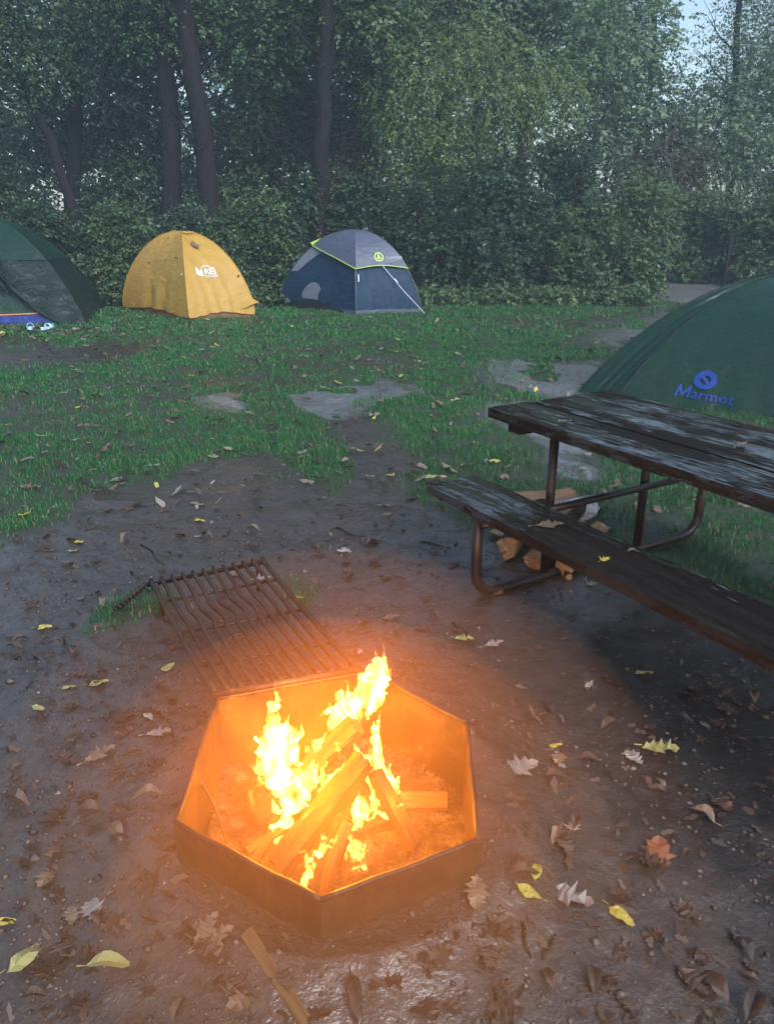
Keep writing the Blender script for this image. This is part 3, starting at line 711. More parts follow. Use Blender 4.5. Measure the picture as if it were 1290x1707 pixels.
def yellow_tent():
    L, F, R = (-4.93, 14.85), (-3.28, 13.05), (-2.30, 13.72); B = (L[0] + R[0] - F[0], L[1] + R[1] - F[1])
    ap = at(303, 388, 14.3)
    d = Dome([L, F, R, B], ap, 1.22)
    root = empty('yellow_tent', (d.o.x, d.o.y, 0)); inv = Vector((-d.o.x, -d.o.y, 0))
    def fin(mb, nm, m, par=None, **kw):
        mb.v = [tuple(Vector(p) + inv) for p in mb.v]; return mb.build(nm, m, par or root, **kw)
    fl = None
    low = lambda u: 0.93 + 0.02 * math.cos(u * 2 * PI)
    mb = MB()
    for f in range(4): d.patch(mb, f, 0, 1, 0.0, low, 24, 26, off=0.03, sag=0.05, wr=0.05)
    fly = fin(mb, 'rain_fly', M['yellow'], smooth=True)
    mb = MB()
    for f in range(4): d.patch(mb, f, 0, 1, 0.72, 1.0, 20, 8, off=-0.015, sag=0.03, wr=0.03)
    fin(mb, 'inner_wall', M['tan'], smooth=True)
    for f in range(4):
        mb = MB(); mb.tube([d.pt(f, 0, t / 20, 0.036) for t in range(1, 19)], 0.008, 6); fin(mb, 'seam', M['yellow'], fly, smooth=True)
    # guyed-out tip at the right corner
    mb = MB(); a = d.pt(1, 1.0, 0.80, 0.03); b = d.pt(2, 0.30, 0.90, 0.03); c = d.pt(1, 0.75, 0.90, 0.03); tip = Vector((R[0] + 0.09, R[1] - 0.03, 0.24))
    mb.add([a, b, tip, c], [(0, 2, 1), (0, 3, 2)]); fin(mb, 'guyed_corner', M['yellow'], fly)
    mb = MB(); mb.tube([tip, Vector((tip.x + 0.22, tip.y - 0.15, 0.0))], 0.009, 5); fin(mb, 'guy_line', M['pole'])
    for i in range(4):
        mb = MB(); q = d.c[i]; mb.tube([Vector((q.x, q.y, 0.0)) + (q - d.o).normalized() * 0.03, d.pt(i, 0, 0.93, 0.03)], 0.012, 6); fin(mb, 'corner_strap', M['blackfab'])
    # logo: fir and ridge mark, letters, small line below
    u0, t0 = d.find(1, 344, 451)
    S = 0.01
    P = [poly2d([(-20 * S, 9 * S), (-17 * S, 4 * S), (-15.5 * S, 6 * S), (-13 * S, -1 * S), (-10 * S, 4.5 * S), (-8 * S, 1 * S), (-8 * S, -9.5 * S), (-14 * S, -8 * S), (-19 * S, -6 * S)]),
         strip2d([(-9 * S, 5 * S), (-3 * S, 11 * S), (0, 8.3 * S), (3.5 * S, 10.6 * S), (9 * S, 5.6 * S), (14 * S, 6.0 * S)], 0.018),
         text2d('REI', 0.150, 0.003, 0.0, 4.6 * S, -6.0 * S, 1.0), text2d('CO·OP', 0.055, 0.001, 0.0, 4.6 * S, -11.6 * S, 1.25)]
    fin(d.print2d(1, u0, t0, P, 0.042, sag=0.05, wr=0.05), 'logo_print', M['white'], fly)
    # dark brown patch on the fly near the top
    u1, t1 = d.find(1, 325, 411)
    fin(d.print2d(1, u1, t1, [poly2d([(-0.055, 0.075), (0.0, 0.095), (0.03, 0.03), (0.065, -0.02), (0.035, -0.085), (-0.01, -0.06), (-0.05, -0.01)])], 0.042), 'brown_patch', simple('brown_patch_print', (0.16, 0.11, 0.06), 0.7), fly)
    mb = MB(); mb.tube([d.pt(1, u_, 0.13, 0.05) for u_ in (0.05, 0.4, 0.8)], 0.016, 6); fin(mb, 'vent_strap', M['yellow'], fly)
    tag(root, 'mustard yellow dome tent with white mountain logo, between the green and blue tents', 'tent')
    return d
YT = yellow_tent()

def blue_tent():
    L, F, R = (-2.12, 15.55), (-0.56, 14.15), (0.62, 14.5); B = (L[0] + R[0] - F[0], L[1] + R[1] - F[1])
    ap = at(592, 387, 14.95)
    d = Dome([L, F, R, B], ap, 1.35)
    root = empty('blue_tent', (d.o.x, d.o.y, 0)); inv = Vector((-d.o.x, -d.o.y, 0))
    def fin(mb, nm, m, par=None, **kw):
        mb.v = [tuple(Vector(p) + inv) for p in mb.v]; return mb.build(nm, m, par or root, **kw)
    mb = MB()
    for f in range(4): d.patch(mb, f, 0, 1, 0.02, 0.95, 24, 26, off=0.0, sag=0.03, wr=0.045)
    body = fin(mb, 'tent_body', M['navy'], smooth=True)
    mb = MB()
    for f in (1, 2, 3): d.patch(mb, f, 0, 1, 0.925, 1.005, 20, 5, off=0.012, sag=0.02, wr=0.02)
    d.patch(mb, 0, 0.62, 1, lambda u: 0.925, 1.005, 12, 5, off=0.012)
    fin(mb, 'floor_edge', M['skirt'], smooth=True)
    mb = MB(); d.patch(mb, 0, 0.0, 0.85, lambda u: 0.94 - 0.075 * math.sin(PI * min(1, u / 0.85)) , 1.0, 20, 6, off=0.02, sag=0.02)
    fin(mb, 'door_sill', M['blackfab'], smooth=True)
    tl = min(((abs(IW / 2 + FPX * q.x / (q.y * math.cos(PITCH) - (q.z - CAM_H) * math.sin(PITCH)) - 521), t_) for t_ in np.linspace(0.05, 0.7, 60) for q in [d.pt(0, 0, t_, 0.04)]))[1]
    t1 = lambda u: tl + (0.56 - tl) * u
    mb = MB()
    d.patch(mb, 0, 0, 1, 0.0, t1, 22, 14, off=0.05, sag=-0.03)
    for f in (1, 2): d.patch(mb, f, 0, 1, 0.0, lambda u: 0.56 - 0.03 * math.sin(PI * u), 22, 14, off=0.05, sag=0.02)
    d.patch(mb, 3, 0, 1, 0.0, lambda u: 0.56 + (tl - 0.56) * u, 22, 14, off=0.05, sag=0.02)
    fly = fin(mb, 'rain_fly', M['slate'], smooth=True)
    mb = MB(); mb.tube([d.pt(0, u, t1(u), 0.055, -0.03) for u in np.linspace(0.0, 1, 24)], 0.009, 6); fin(mb, 'lime_edging', M['lime'], fly, smooth=True)
    mb = MB(); mb.tube([d.pt(1, u, 0.56 - 0.03 * math.sin(PI * u), 0.055) for u in np.linspace(0, 1, 24)], 0.009, 6); fin(mb, 'lime_edging', M['lime'], fly, smooth=True)
    mb = MB(); q0 = d.pt(0, 0, tl, 0.06); mb.add([q0 + Vector((-0.02, -0.03, 0.03)), d.pt(0, 0.10, t1(0.10), 0.07, -0.03), d.pt(0, 0.06, tl * 0.8, 0.07, -0.03)], [(0, 1, 2)]); fin(mb, 'lime_corner', M['lime'], fly)
    # mesh side panel on the far left and window
    mb = MB(); d.patch(mb, 0, 0.0, lambda r: 0.30 - 0.20 * r, lambda u: t1(u) - 0.02, 0.60, 10, 12, off=0.014, sag=0.03); fin(mb, 'mesh_panel', M['greyfab'], body, smooth=True)
    u0, tt = d.find(0, 522, 484)
    win = [(-0.30, -0.155)] + [(0.02 + math.cos(a) * (0.25 if math.cos(a) > 0 else 0.31), -0.155 + math.sin(a) * 0.31) for a in np.linspace(PI, 0, 20)] + [(0.27, -0.155)]
    fin(d.print2d(0, u0, tt, [poly2d(win)], 0.012, sag=0.03), 'window', M['greyfab'], body)
    for f in (0, 1, 2, 3):
        mb = MB(); mb.tube([d.pt(f, 0, t / 22, 0.02) for t in range(0, 23)], 0.010, 6); fin(mb, 'pole', M['pole'], smooth=True)
    # guy line and clips
    g0 = d.pt(1, 0.52, 0.53, 0.06); g1 = Vector((0.68, 14.25, gh(0.68, 14.25)))
    mb = MB(); mb.tube([g0, g0.lerp(g1, 0.5) + Vector((0, 0, -0.02)), g1], 0.006, 5); fin(mb, 'guy_line', M['line'])
    mb = MB(); q = g0.lerp(g1, 0.28); mb.tube([q, g0.lerp(g1, 0.36)], 0.014, 6); fin(mb, 'line_tensioner', M['line'])
    mb = MB(); mb.tube([d.pt(1, 0.05, 0.60, 0.03), d.pt(1, 0.05, 0.66, 0.03)], 0.014, 6); fin(mb, 'pole_clip', M['line'])
    mb = MB(); mb.tube([d.pt(1, 0.0, 0.97, 0.03), d.pt(1, 0.0, 1.0, 0.03)], 0.014, 6); fin(mb, 'pole_foot', M['line'])
    # round lantern badge and faint lettering
    u0, tt = d.find(1, 628, 431)
    S = 0.012
    badge = [ring2d(0.062, 0.082), poly2d([(-3.2 * S, -3 * S), (3.2 * S, -3 * S), (2.4 * S, 0), (-2.4 * S, 0)]), poly2d([(-1.6 * S, 0.5 * S), (1.6 * S, 0.5 * S), (1.2 * S, 3 * S), (-1.2 * S, 3 * S)]), ring2d(0.012, 0.02, 14, 0, 3.4 * S, 0, PI)]
    fin(d.print2d(1, u0, tt, badge, 0.05), 'round_badge', M['lime'], fly)
    fin(d.print2d(1, min(0.97, u0 + 0.0), tt, [text2d('Coleman', 0.075, 0.002, 0, 0.26, -0.04)], 0.05), 'lettering', M['greyprint'], fly)
    tag(root, 'navy blue dome tent with slate grey fly and lime green edging', 'tent')
blue_tent()

def left_green_tent():
    d = Dome([(-8.5, 12.15), (-4.88, 12.72), (-5.4, 15.2), (-8.7, 14.8)], (-6.75, 13.75, 1.585), 1.75)
    root = empty('dark_green_tent', (d.o.x, d.o.y, 0)); inv = Vector((-d.o.x, -d.o.y, 0))
    def fin(mb, nm, m, par=None, **kw):
        mb.v = [tuple(Vector(p) + inv) for p in mb.v]; return mb.build(nm, m, par or root, **kw)
    mb = MB()
    for f in range(4): d.patch(mb, f, 0, 1, 0.0, 0.46, 24, 16, off=0.03, sag=0.03, wr=0.05)
    fly = fin(mb, 'rain_fly', M['green'], smooth=True)
    mb = MB()
    for f in (1, 2, 3): d.patch(mb, f, 0, 1, 0.46, 1.0, 24, 20, off=0.03, sag=0.03, wr=0.06)
    op = lambda r: 0.66 + 0.29 * r ** 1.15
    d.patch(mb, 0, op, 1.0, 0.46, 1.005, 22, 26, off=0.035, sag=0.01, wr=0.30)
    d.patch(mb, 0, 0.0, 0.22, 0.46, 1.0, 10, 20, off=0.03, sag=0.03, wr=0.1)
    fin(mb, 'fly_wall', M['green_dk'], smooth=True)
    mb = MB(); mb.tube([d.pt(0, op(r), 0.46 + 0.545 * r, 0.05) + Vector((0, -0.02, 0)) for r in np.linspace(0, 1, 24)], [0.02 + 0.012 * math.sin(i) for i in range(24)], 7); fin(mb, 'rolled_hem', M['green_dk'], smooth=True)
    mb = MB(); mb.tube([d.pt(0, u, 0.46, 0.045) for u in np.linspace(0, 1, 30)], 0.012, 6); fin(mb, 'seam', M['green'], fly, smooth=True)
    # hanging bunch of the door flap
    for k, (u0, ln, r) in enumerate(((0.66, 0.62, 0.05), (0.69, 0.75, 0.045), (0.62, 0.42, 0.06), (0.715, 0.55, 0.035))):
        a = d.pt(0, u0, 0.47, 0.06); mb = MB()
        P = [a + Vector((0.14 * (i / 7) ** 2 * (1 + k % 2) + 0.02 * math.sin(i * 1.3 + k), -0.05 - 0.03 * math.sin(i * 0.8), -ln * i / 7)) for i in range(8)]
        mb.tube(P, [r * (0.35 + 0.65 * math.sin(PI * (0.15 + 0.8 * i / 7))) for i in range(8)], 8, flat=0.55); fin(mb, 'door_flap_fold', M['green_dk'], smooth=True)
    # inner tent behind the opening
    mb = MB()
    for f in range(4): d.patch(mb, f, 0, 1, 0.05, 0.86, 20, 16, off=-0.16, sag=0.05, wr=0.06)
    inn = fin(mb, 'inner_tent', M['green_in'], smooth=True)
    mb = MB()
    d.patch(mb, 0, 0.02, 0.96, lambda u: 0.80 + 0.09 * (1 - u), 1.0, 24, 6, off=-0.02, sag=0.05)
    fin(mb, 'floor_wall', M['bluefloor'], inn, smooth=True)
    mb = MB(); mb.tube([d.pt(0, u, 0.80 + 0.09 * (1 - u), -0.01, 0.05) for u in np.linspace(0.1, 0.955, 30)], 0.013, 6); fin(mb, 'orange_piping', M['orange'], inn, smooth=True)
    tag(root, 'dark green dome tent with its door flap open, cut off at the left edge', 'tent')
left_green_tent()

def right_green_tent():
    d = Dome([(1.88, 7.52), (2.12, 7.08), (3.62, 6.25), (5.6, 7.6), (5.2, 9.6), (3.3, 9.4)], (4.12, 8.05, 1.09), 1.8)
    root = empty('green_tent', (d.o.x, d.o.y, 0)); inv = Vector((-d.o.x, -d.o.y, 0))
    def fin(mb, nm, m, par=None, **kw):
        mb.v = [tuple(Vector(p) + inv) for p in mb.v]; return mb.build(nm, m, par or root, **kw)
    mb = MB()
    for f in range(6): d.patch(mb, f, 0, 1, 0.0, 1.0, 26, 30, off=0.0, sag=0.02 if f else 0.05, wr=0.02 if f == 1 else 0.06)
    fly = fin(mb, 'rain_fly', M['green'], smooth=True)
    for f in range(6):
        mb = MB(); mb.tube([d.pt(f, 0, t / 24, 0.004) for t in range(1, 25)], 0.006, 6); fin(mb, 'seam', M['green_dk'], fly, smooth=True)
    u0, t0 = d.find(1, 1177, 633)
    S = 0.0105
    # blue disc with a dark mark, lettering below
    dsc = d.print2d(1, u0, t0, [ring2d(0.045, 0.098, 32), poly2d([(-0.046, 0.03), (-0.02, 0.046), (0.046, -0.03), (0.02, -0.046)])], 0.016, wr=0.02)
    fin(dsc, 'round_emblem', M['blueprint'], fly)
    u1, t1 = d.find(1, 1172, 662)
    fin(d.print2d(1, u1, t1, [rot2d(text2d('armot', 0.145, 0.0012, 0, 0.078, -0.035, 1.0), -0.10)] + [rot2d(poly2d(q), -0.10) for q in ([(-.235, -.035), (-.213, -.035), (-.213, .072), (-.235, .072)], [(-.137, -.035), (-.115, -.035), (-.115, .072), (-.137, .072)], [(-.213, .072), (-.213, .036), (-.180, -.030), (-.170, -.004)], [(-.137, .072), (-.137, .036), (-.170, -.030), (-.180, -.004)])], 0.016, wr=0.02), 'lettering', M['blueprint'], fly)
    for f, u_ in ((2, 0.5), (4, 0.4)):
        g0 = d.pt(f, u_, 0.8, 0.01); g1 = g0 + (g0 - d.o).normalized() * 0.9; g1.z = 0
        mb = MB(); mb.tube([g0, g1], 0.004, 5); fin(mb, 'guy_line', M['line'])
    tag(root, 'green dome tent with blue round emblem, behind the picnic table', 'tent')
right_green_tent()

# ------------------------------------------------------------------ picnic table
def wet_plank(name='wet_dark_plank'):
    t = NT(name); c = t.coord()
    oi = t.n('ShaderNodeObjectInfo').outputs['Random']
    sh = t.n('ShaderNodeCombineXYZ', {'X': t.math('MULTIPLY', oi, 37.0), 'Y': t.math('MULTIPLY', oi, 11.0)}).outputs[0]
    cc = t.n('ShaderNodeVectorMath', {0: c, 1: sh}, operation='ADD').outputs[0]
    grain = t.noise(t.mapping(cc, (2.2, 45, 45)), 1.0, 7, 0.62, 0.3)
    film = t.noise(t.mapping(cc, (9, 85, 40)), 1.0, 6, 0.68, 0.3)
    blot = t.noise(t.mapping(cc, (1.6, 5, 5)), 1.0, 3, 0.5)
    col = t.ramp(grain, [(0.25, (0.006, 0.005, 0.0045)), (0.7, (0.022, 0.018, 0.016))])
    wet = t.ramp(t.math('ADD', film, t.math('MULTIPLY', t.math('SUBTRACT', blot, 0.5), 0.9)), [(0.47, 0.0), (0.52, 1.0)])
    b = t.bump(grain, 0.7, 0.006)
    cb = t.bump(t.noise(t.mapping(cc, (9, 30, 30)), 1.0, 2), 0.5, 0.008)
    return t.done(t.pbr(col, 0.8, b, 0.05, **{'Coat Weight': wet, 'Coat Roughness': 0.04, 'Coat IOR': 2.0, 'Coat Normal': cb}))
M['plank'] = wet_plank()
M['rust'] = simple('brown_painted_tube', (0.024, 0.012, 0.010), 0.42, 0.2, 0.35, 30, 0.2)
def picnic_table():
    th = math.radians(-59.5); ax = Vector((math.cos(th), math.sin(th))); nn = Vector((-math.sin(th), math.cos(th)))
    e0 = -2.80; c = 2.59; o = ax * e0 + nn * c
    root = empty('picnic_table', (o.x, o.y, 0), th)
    Ln = 2.46
    def plank(nm, y0, y1, ztop, x0=0.0, x1=Ln, thick=0.045):
        mb = MB(); nx = 40; ny = 4
        # slightly cupped, worn plank
        V = []; 
        for i in range(nx + 1):
            for j in range(ny + 1):
                x = x0 + (x1 - x0) * i / nx; q = j / ny; y = y0 + (y1 - y0) * q
                y += (float(vn(x * 9, y0 * 7, 3)) - 0.5) * 0.006 * (1 if j in (0, ny) else 0)
                xx = x + ((float(vn(y * 40, y0 * 5 + i, 6)) - 0.5) * 0.012 if i in (0, nx) else 0)
                z = ztop - 0.004 * math.cos((q - 0.5) * PI) + (float(vn(x * 3, y * 6, 8)) - 0.5) * 0.005
                if j in (0, ny): z -= 0.006
                V.append((xx, y, z))
        w = ny + 1
        F = [(i * w + j, (i + 1) * w + j, (i + 1) * w + j + 1, i * w + j + 1) for i in range(nx) for j in range(ny)]
        nb = len(V); V += [(v[0], v[1], ztop - thick) for v in V]
        F += [tuple(nb + k for k in f[::-1]) for f in F]
        for i in range(nx):
            for j in (0, ny):
                a, b_ = i * w + j, (i + 1) * w + j
                F.append((a, nb + a, nb + b_, b_) if j == 0 else (b_, nb + b_, nb + a, a))
        for j in range(ny):
            for i in (0, nx):
                a, b_ = i * w + j, i * w + j + 1
                F.append((b_, nb + b_, nb + a, a) if i == 0 else (a, nb + a, nb + b_, b_))
        mb.add(V, F); return mb.build(nm, M['plank'], root)
    yc = c
    t0, t1 = 2.196 - yc, 2.985 - yc; w = (t1 - t0 - 0.028) / 3
    for k in range(3): plank('tabletop_plank', t0 + k * (w + 0.014), t0 + k * (w + 0.014) + w, 0.76 + (0, 0.002, -0.002)[k], x0=(0.0, 0.012, -0.008)[k], thick=0.048)
    b0, b1 = 1.865 - yc, 2.145 - yc
    plank('bench_plank', b0, b1, 0.44); plank('bench_plank', -b1 + 0.03, -b0 + 0.03, 0.44)
    # cleat under the table end
    for x in (0.17, Ln - 0.17):
        mb = MB(); mb.box((x, 0.0, 0.76 - 0.048 - 0.022), (0.085, t1 - t0 - 0.04, 0.04)); mb.build('cleat', M['plank'], root, bevel=0.004)
    for x in (0.36, Ln - 0.36):
        r = 0.023; y0, y1 = -0.70, 0.76; R = 0.11
        def arc(cy, cz, a0, a1): return [Vector((x, cy + math.cos(a) * R, cz + math.sin(a) * R)) for a in np.linspace(a0, a1, 8)]
        P = [Vector((x, y0, 0.39)), Vector((x, y0, 0.2))] + arc(y0 + R, r + R - 0.005, PI, 1.5 * PI) + [Vector((x, 0, r - 0.005))] + arc(y1 - R, r + R - 0.005, 1.5 * PI, 2 * PI) + [Vector((x, y1, 0.39))]
        mb = MB(); mb.tube(P, r, 12); mb.build('leg_frame', M['rust'], root, smooth=True)
        for yy in (-0.30, 0.31):
            mb = MB(); mb.tube([Vector((x, yy, r + 0.02)), Vector((x, yy, 0.70))], 0.021, 12); mb.build('upright', M['rust'], root, smooth=True)
        mb = MB(); mb.tube([Vector((x + 0.055, -0.72, 0.375)), Vector((x + 0.055, 0.78, 0.375))], 0.017, 10); mb.build('seat_rail', M['rust'], root, smooth=True)
        for yy in (-0.66, 0.72, -0.3, 0.31):
            mb = MB(); mb.box((x + 0.026, yy, 0.386 if abs(yy) > .5 else 0.70), (0.075, 0.10, 0.012)); mb.build('bracket', M['rust'], root, bevel=0.002)
        for yy in (-0.62, -0.70):
            mb = MB(); mb.tube([Vector((x + 0.02, yy, 0.375)), Vector((x + 0.02, yy, 0.345))], 0.008, 6); mb.build('bolt', M['rust'], root)
    tag(root, 'wet dark wooden picnic table with attached bench on brown tube legs', 'picnic table')
picnic_table()

# ------------------------------------------------------------------ firewood
M['split'] = wood_split('split_wood', (0.36, 0.22, 0.115), (0.19, 0.105, 0.055))
M['split_grey'] = wood_split('split_wood_weathered', (0.30, 0.24, 0.20), (0.14, 0.11, 0.09))
M['split_char'] = wood_split('burning_split_wood', (0.10, 0.052, 0.020), (0.035, 0.018, 0.008), char=0.5)
M['kindling'] = wood_split('smoked_split_wood', (0.16, 0.092, 0.042), (0.075, 0.040, 0.018))
M['charred'] = wood_split('charred_wood', (0.055, 0.040, 0.030), (0.014, 0.012, 0.011), char=0.4)
M['logbark'] = bark_material('log_bark', (0.030, 0.022, 0.016), (0.105, 0.080, 0.060), 6.0)
def log(name, label, p0, p1, r, shape='wedge', mats=('logbark', 'split', 'split'), twist=0.0, cat='firewood', group=None, taper=0.9, bend=0.0):
    """a split log: cross-section with a bark arc and split faces"""
    p0 = Vector(p0); p1 = Vector(p1); ln = (p1 - p0).length
    if shape == 'wedge': cs = [(math.cos(a) * 1.0, math.sin(a) * 1.0, 0) for a in np.linspace(0.25, 1.75, 5)] + [(-0.45, -0.15, 1), (0.05, -0.75, 1), (0.55, -0.2, 1)]
    elif shape == 'half': cs = [(math.cos(a) * 1.0, math.sin(a) * 0.95 - 0.3, 0) for a in np.linspace(0.0, PI, 8)] + [(-0.4, -0.42, 1), (0.2, -0.36, 1)]
    elif shape == 'slab': cs = [(-1, -0.35, 1), (-0.4, -0.42, 1), (0.5, -0.36, 1), (1.0, -0.25, 1), (0.9, 0.22, 1), (0.2, 0.38, 1), (-0.6, 0.32, 1), (-0.95, 0.1, 0)]
    else: cs = [(math.cos(a), math.sin(a), 0) for a in np.linspace(0, 2 * PI, 11)[:-1]]
    rr = random.Random(sum(map(ord, label)) + int(r * 1e4)); c2 = []
    for (a, b) in zip(cs, cs[1:] + cs[:1]):
        c2 += [a, ((a[0] + b[0]) / 2 * rr.uniform(.93, 1.08), (a[1] + b[1]) / 2 * rr.uniform(.93, 1.08), max(a[2], b[2]))]
    cs = c2
    n = len(cs); nl = 9; mb = MB(); V = []
    for i in range(nl + 1):
        s = i / nl; k = r * (1 - (1 - taper) * s)
        for j, (a, b, m_) in enumerate(cs):
            jx = rr.uniform(-.07, .07) if i not in (0, nl) else rr.uniform(-.05, .05)
            V.append(((s * ln) + (rr.uniform(-.12, .12) * r if i in (0, nl) else 0), (a * (1 + jx)) * k + bend * math.sin(s * PI), (b * (1 + jx)) * k))
    F = []; mi = []
    for i in range(nl):
        for j in range(n):
            j2 = (j + 1) % n; F.append((i * n + j, i * n + j2, (i + 1) * n + j2, (i + 1) * n + j)); mi.append(0 if (cs[j][2] == 0 and cs[j2][2] == 0) else 1)
    V += [(0, 0, 0), (ln, 0, 0)]
    for j in range(n):
        j2 = (j + 1) % n; F.append((n * (nl + 1), j2, j)); F.append((n * (nl + 1) + 1, nl * n + j, nl * n + j2)); mi += [2, 2]
    mb.v = V; mb.f = F; mb.mi = mi
    q = (p1 - p0).to_track_quat('X', 'Z'); o = mb.build(name, [M[x] for x in mats], None, loc=p0)
    o.rotation_mode = 'QUATERNION'; from mathutils import Quaternion
    o.rotation_quaternion = q @ Quaternion((1, 0, 0), twist)
    return tag(o, label, cat, group)
FG = 'firewood stacked under the picnic bench'
def G3(px, py, z): p = gp(px, py, z); return p
log('firewood_log', 'blocky split log with its pale end facing the fire, left of the stack', G3(848, 920, 0.055), G3(905, 850, 0.06), 0.075, 'wedge', group=FG, twist=0.3)
log('firewood_log', 'split log end in the middle of the stack under the bench, on top', G3(893, 905, 0.105), G3(960, 845, 0.11), 0.064, 'wedge', group=FG, twist=1.9)
log('firewood_log', 'low split log end between its neighbours at the bottom of the stack', G3(890, 938, 0.045), G3(960, 870, 0.05), 0.058, 'half', group=FG, twist=PI)
log('firewood_log', 'rightmost split log end of the stack beneath the bench edge', G3(934, 945, 0.05), G3(1000, 880, 0.05), 0.062, 'wedge', group=FG, twist=2.6)
log('firewood_log', 'long pale split log on the grass behind the bench, farthest of the stack', G3(848, 833, 0.05), G3(958, 826, 0.055), 0.058, 'slab', ('split', 'split', 'split'), group=FG, twist=0.4)
log('firewood_log', 'greyish weathered log lying beside the plastic bag behind the bench', G3(880, 852, 0.055), G3(985, 835, 0.06), 0.058, 'half', ('split_grey', 'split_grey', 'split_grey'), group=FG, twist=0.2)
log('firewood_log', 'thin dark stick of firewood poking out toward the table leg', G3(925, 915, 0.03), G3(948, 962, 0.02), 0.018, 'round', ('logbark', 'logbark', 'split'), group=FG)
log('firewood_log', 'pale splinter of firewood left of the stack under the bench', G3(822, 885, 0.02), G3(848, 893, 0.05), 0.024, 'slab', ('split', 'split', 'split'), group=FG)
def plastic_bag():
    t = NT('clear_plastic'); c = t.coord()
    b = t.bump(t.noise(c, 26, 5, 0.6, 0.8), 0.8, 0.03)
    col = t.ramp(t.noise(c, 9, 3), [(0.35, (0.36, 0.42, 0.55)), (0.6, (0.62, 0.64, 0.70))])
    m = t.done(t.pbr(col, 0.18, b, 0.6, **{'Transmission Weight': 0.25}))
    me_v = []; me_f = []; nu, nv = 20, 12; p = gp(965, 868, 0.0)
    for j in range(nv + 1):
        for i in range(nu):
            a = 2 * PI * i / nu; b_ = PI * j / nv
            k = 1 + 0.30 * (float(fbm(math.cos(a) * 2 + 5, math.sin(a) * 2 + b_ * 2, 4, 3)) - .45) * 2
            me_v.append((math.cos(a) * math.sin(b_) * 0.13 * k, math.sin(a) * math.sin(b_) * 0.09 * k, 0.085 + math.cos(b_) * 0.085 * k))
    for j in range(nv):
        for i in range(nu): me_f.append((j * nu + i, (j + 1) * nu + i, (j + 1) * nu + (i + 1) % nu, j * nu + (i + 1) % nu))
    mb = MB(); mb.add(me_v, me_f); o = mb.build('plastic_bag', m, None, loc=(p.x, p.y, 0.01))
    o.scale = (0.75, 0.75, 0.7)
    tag(o, 'crumpled clear plastic bag lying on the firewood behind the bench', 'plastic bag')
plastic_bag()
def sandals():
    ms = simple('pale_blue_foam', (0.42, 0.60, 0.70), 0.55, var=0.1)
    for px, lab, rz in ((52, 'left pale blue slide sandal of the pair before the dark green tent', 0.35), (80, 'right pale blue slide sandal of the pair before the dark green tent', -0.25)):
        p = gp(px, 551); root = empty('slide_sandal', (p.x, p.y, gh(p.x, p.y) + 0.03), rz + PI * 0.5)
        out = [(-.14, .0), (-.12, .034), (-.05, .038), (.04, .046), (.10, .046), (.14, .02), (.145, -.01), (.11, -.042), (.04, -.043), (-.05, -.034), (-.12, -.03)]
        n = len(out); mb = MB(); mb.add([(x, y, 0) for x, y in out] + [(x, y, 0.034 + (0.01 if x < -.05 else 0)) for x, y in out], [tuple(range(n - 1, -1, -1)), tuple(range(n, 2 * n))] + [(i, (i + 1) % n, n + (i + 1) % n, n + i) for i in range(n)])
        mb.build('sole', ms, root, bevel=0.006)
        mb = MB(); V = []
        for x in (0.0, 0.05, 0.10):
            for a in np.linspace(0, PI, 9): V.append((x, math.cos(a) * (0.05), 0.012 + math.sin(a) * (0.075 - 0.02 * (x / 0.1))))
        mb.add(V, [(i * 9 + j, (i + 1) * 9 + j, (i + 1) * 9 + j + 1, i * 9 + j + 1) for i in range(2) for j in range(8)]); st = mb.build('strap', ms, root, smooth=True)
        s_ = st.modifiers.new('thick', 'SOLIDIFY'); s_.thickness = 0.006
        tag(root, lab, 'sandal', 'pair of slide sandals')
sandals()
def post():
    p = gp(1203, 487); root = empty('wooden_post', (p.x, p.y, 0))
    mb = MB(); mb.tube([(0, 0, -0.1), (0.0, 0, 0.7), (0.04, 0, 1.25)], [0.055, 0.05, 0.05], 9); mb.build('shaft', M['bark_dark'], root, smooth=True)
    mb = MB(); mb.tube([(0.04, 0, 1.25), (0.042, 0, 1.28)], [0.052, 0.035], 9); mb.build('post_top', M['bark_dark'], root)
    tag(root, 'slim dark wooden post standing beside the gravel path', 'post')
post()

# ------------------------------------------------------------------ fire ring with its grate
def rusty(name, a=(0.018, 0.009, 0.004), b=(0.064, 0.029, 0.007), rough=0.7):
    t = NT(name); c = t.coord()
    n1 = t.noise(c, 9, 7, 0.7, 0.6); n2 = t.noise(c, 60, 4); n5 = t.noise(t.mapping(c, (22, 22, 3)), 1.0, 5, 0.6)
    col = t.mix(t.ramp(n1, [(0.42, 0.0), (0.58, 1.0)]), a, b); col = t.mix(t.ramp(n5, [(0.52, 0.0), (0.7, 0.7)]), col, (b[0] * 1.5, b[1] * 1.7, b[2] * 2.4)); col = t.mix(t.math('MULTIPLY', n2, 0.5), col, (0.035, 0.025, 0.02))
    return t.done(t.pbr(col, rough, t.bump(t.math('ADD', n1, t.math('MULTIPLY', n2, 0.5)), 0.5, 0.006), 0.35, 0.15))
M['ring'] = rusty('rusty_steel'); M['grate'] = rusty('sooty_rusted_bar', (0.012, 0.009, 0.008), (0.045, 0.026, 0.020), 0.5)
RIM = [Vector((-0.498, 1.421, 0)), Vector((-0.137, 1.200, 0)), Vector((0.211, 1.366, 0)), Vector((0.227, 1.804, 0)), Vector((-0.058, 2.070, 0)), Vector((-0.505, 1.925, 0))]
RC = sum(RIM, Vector()) / 6; RH = 0.26
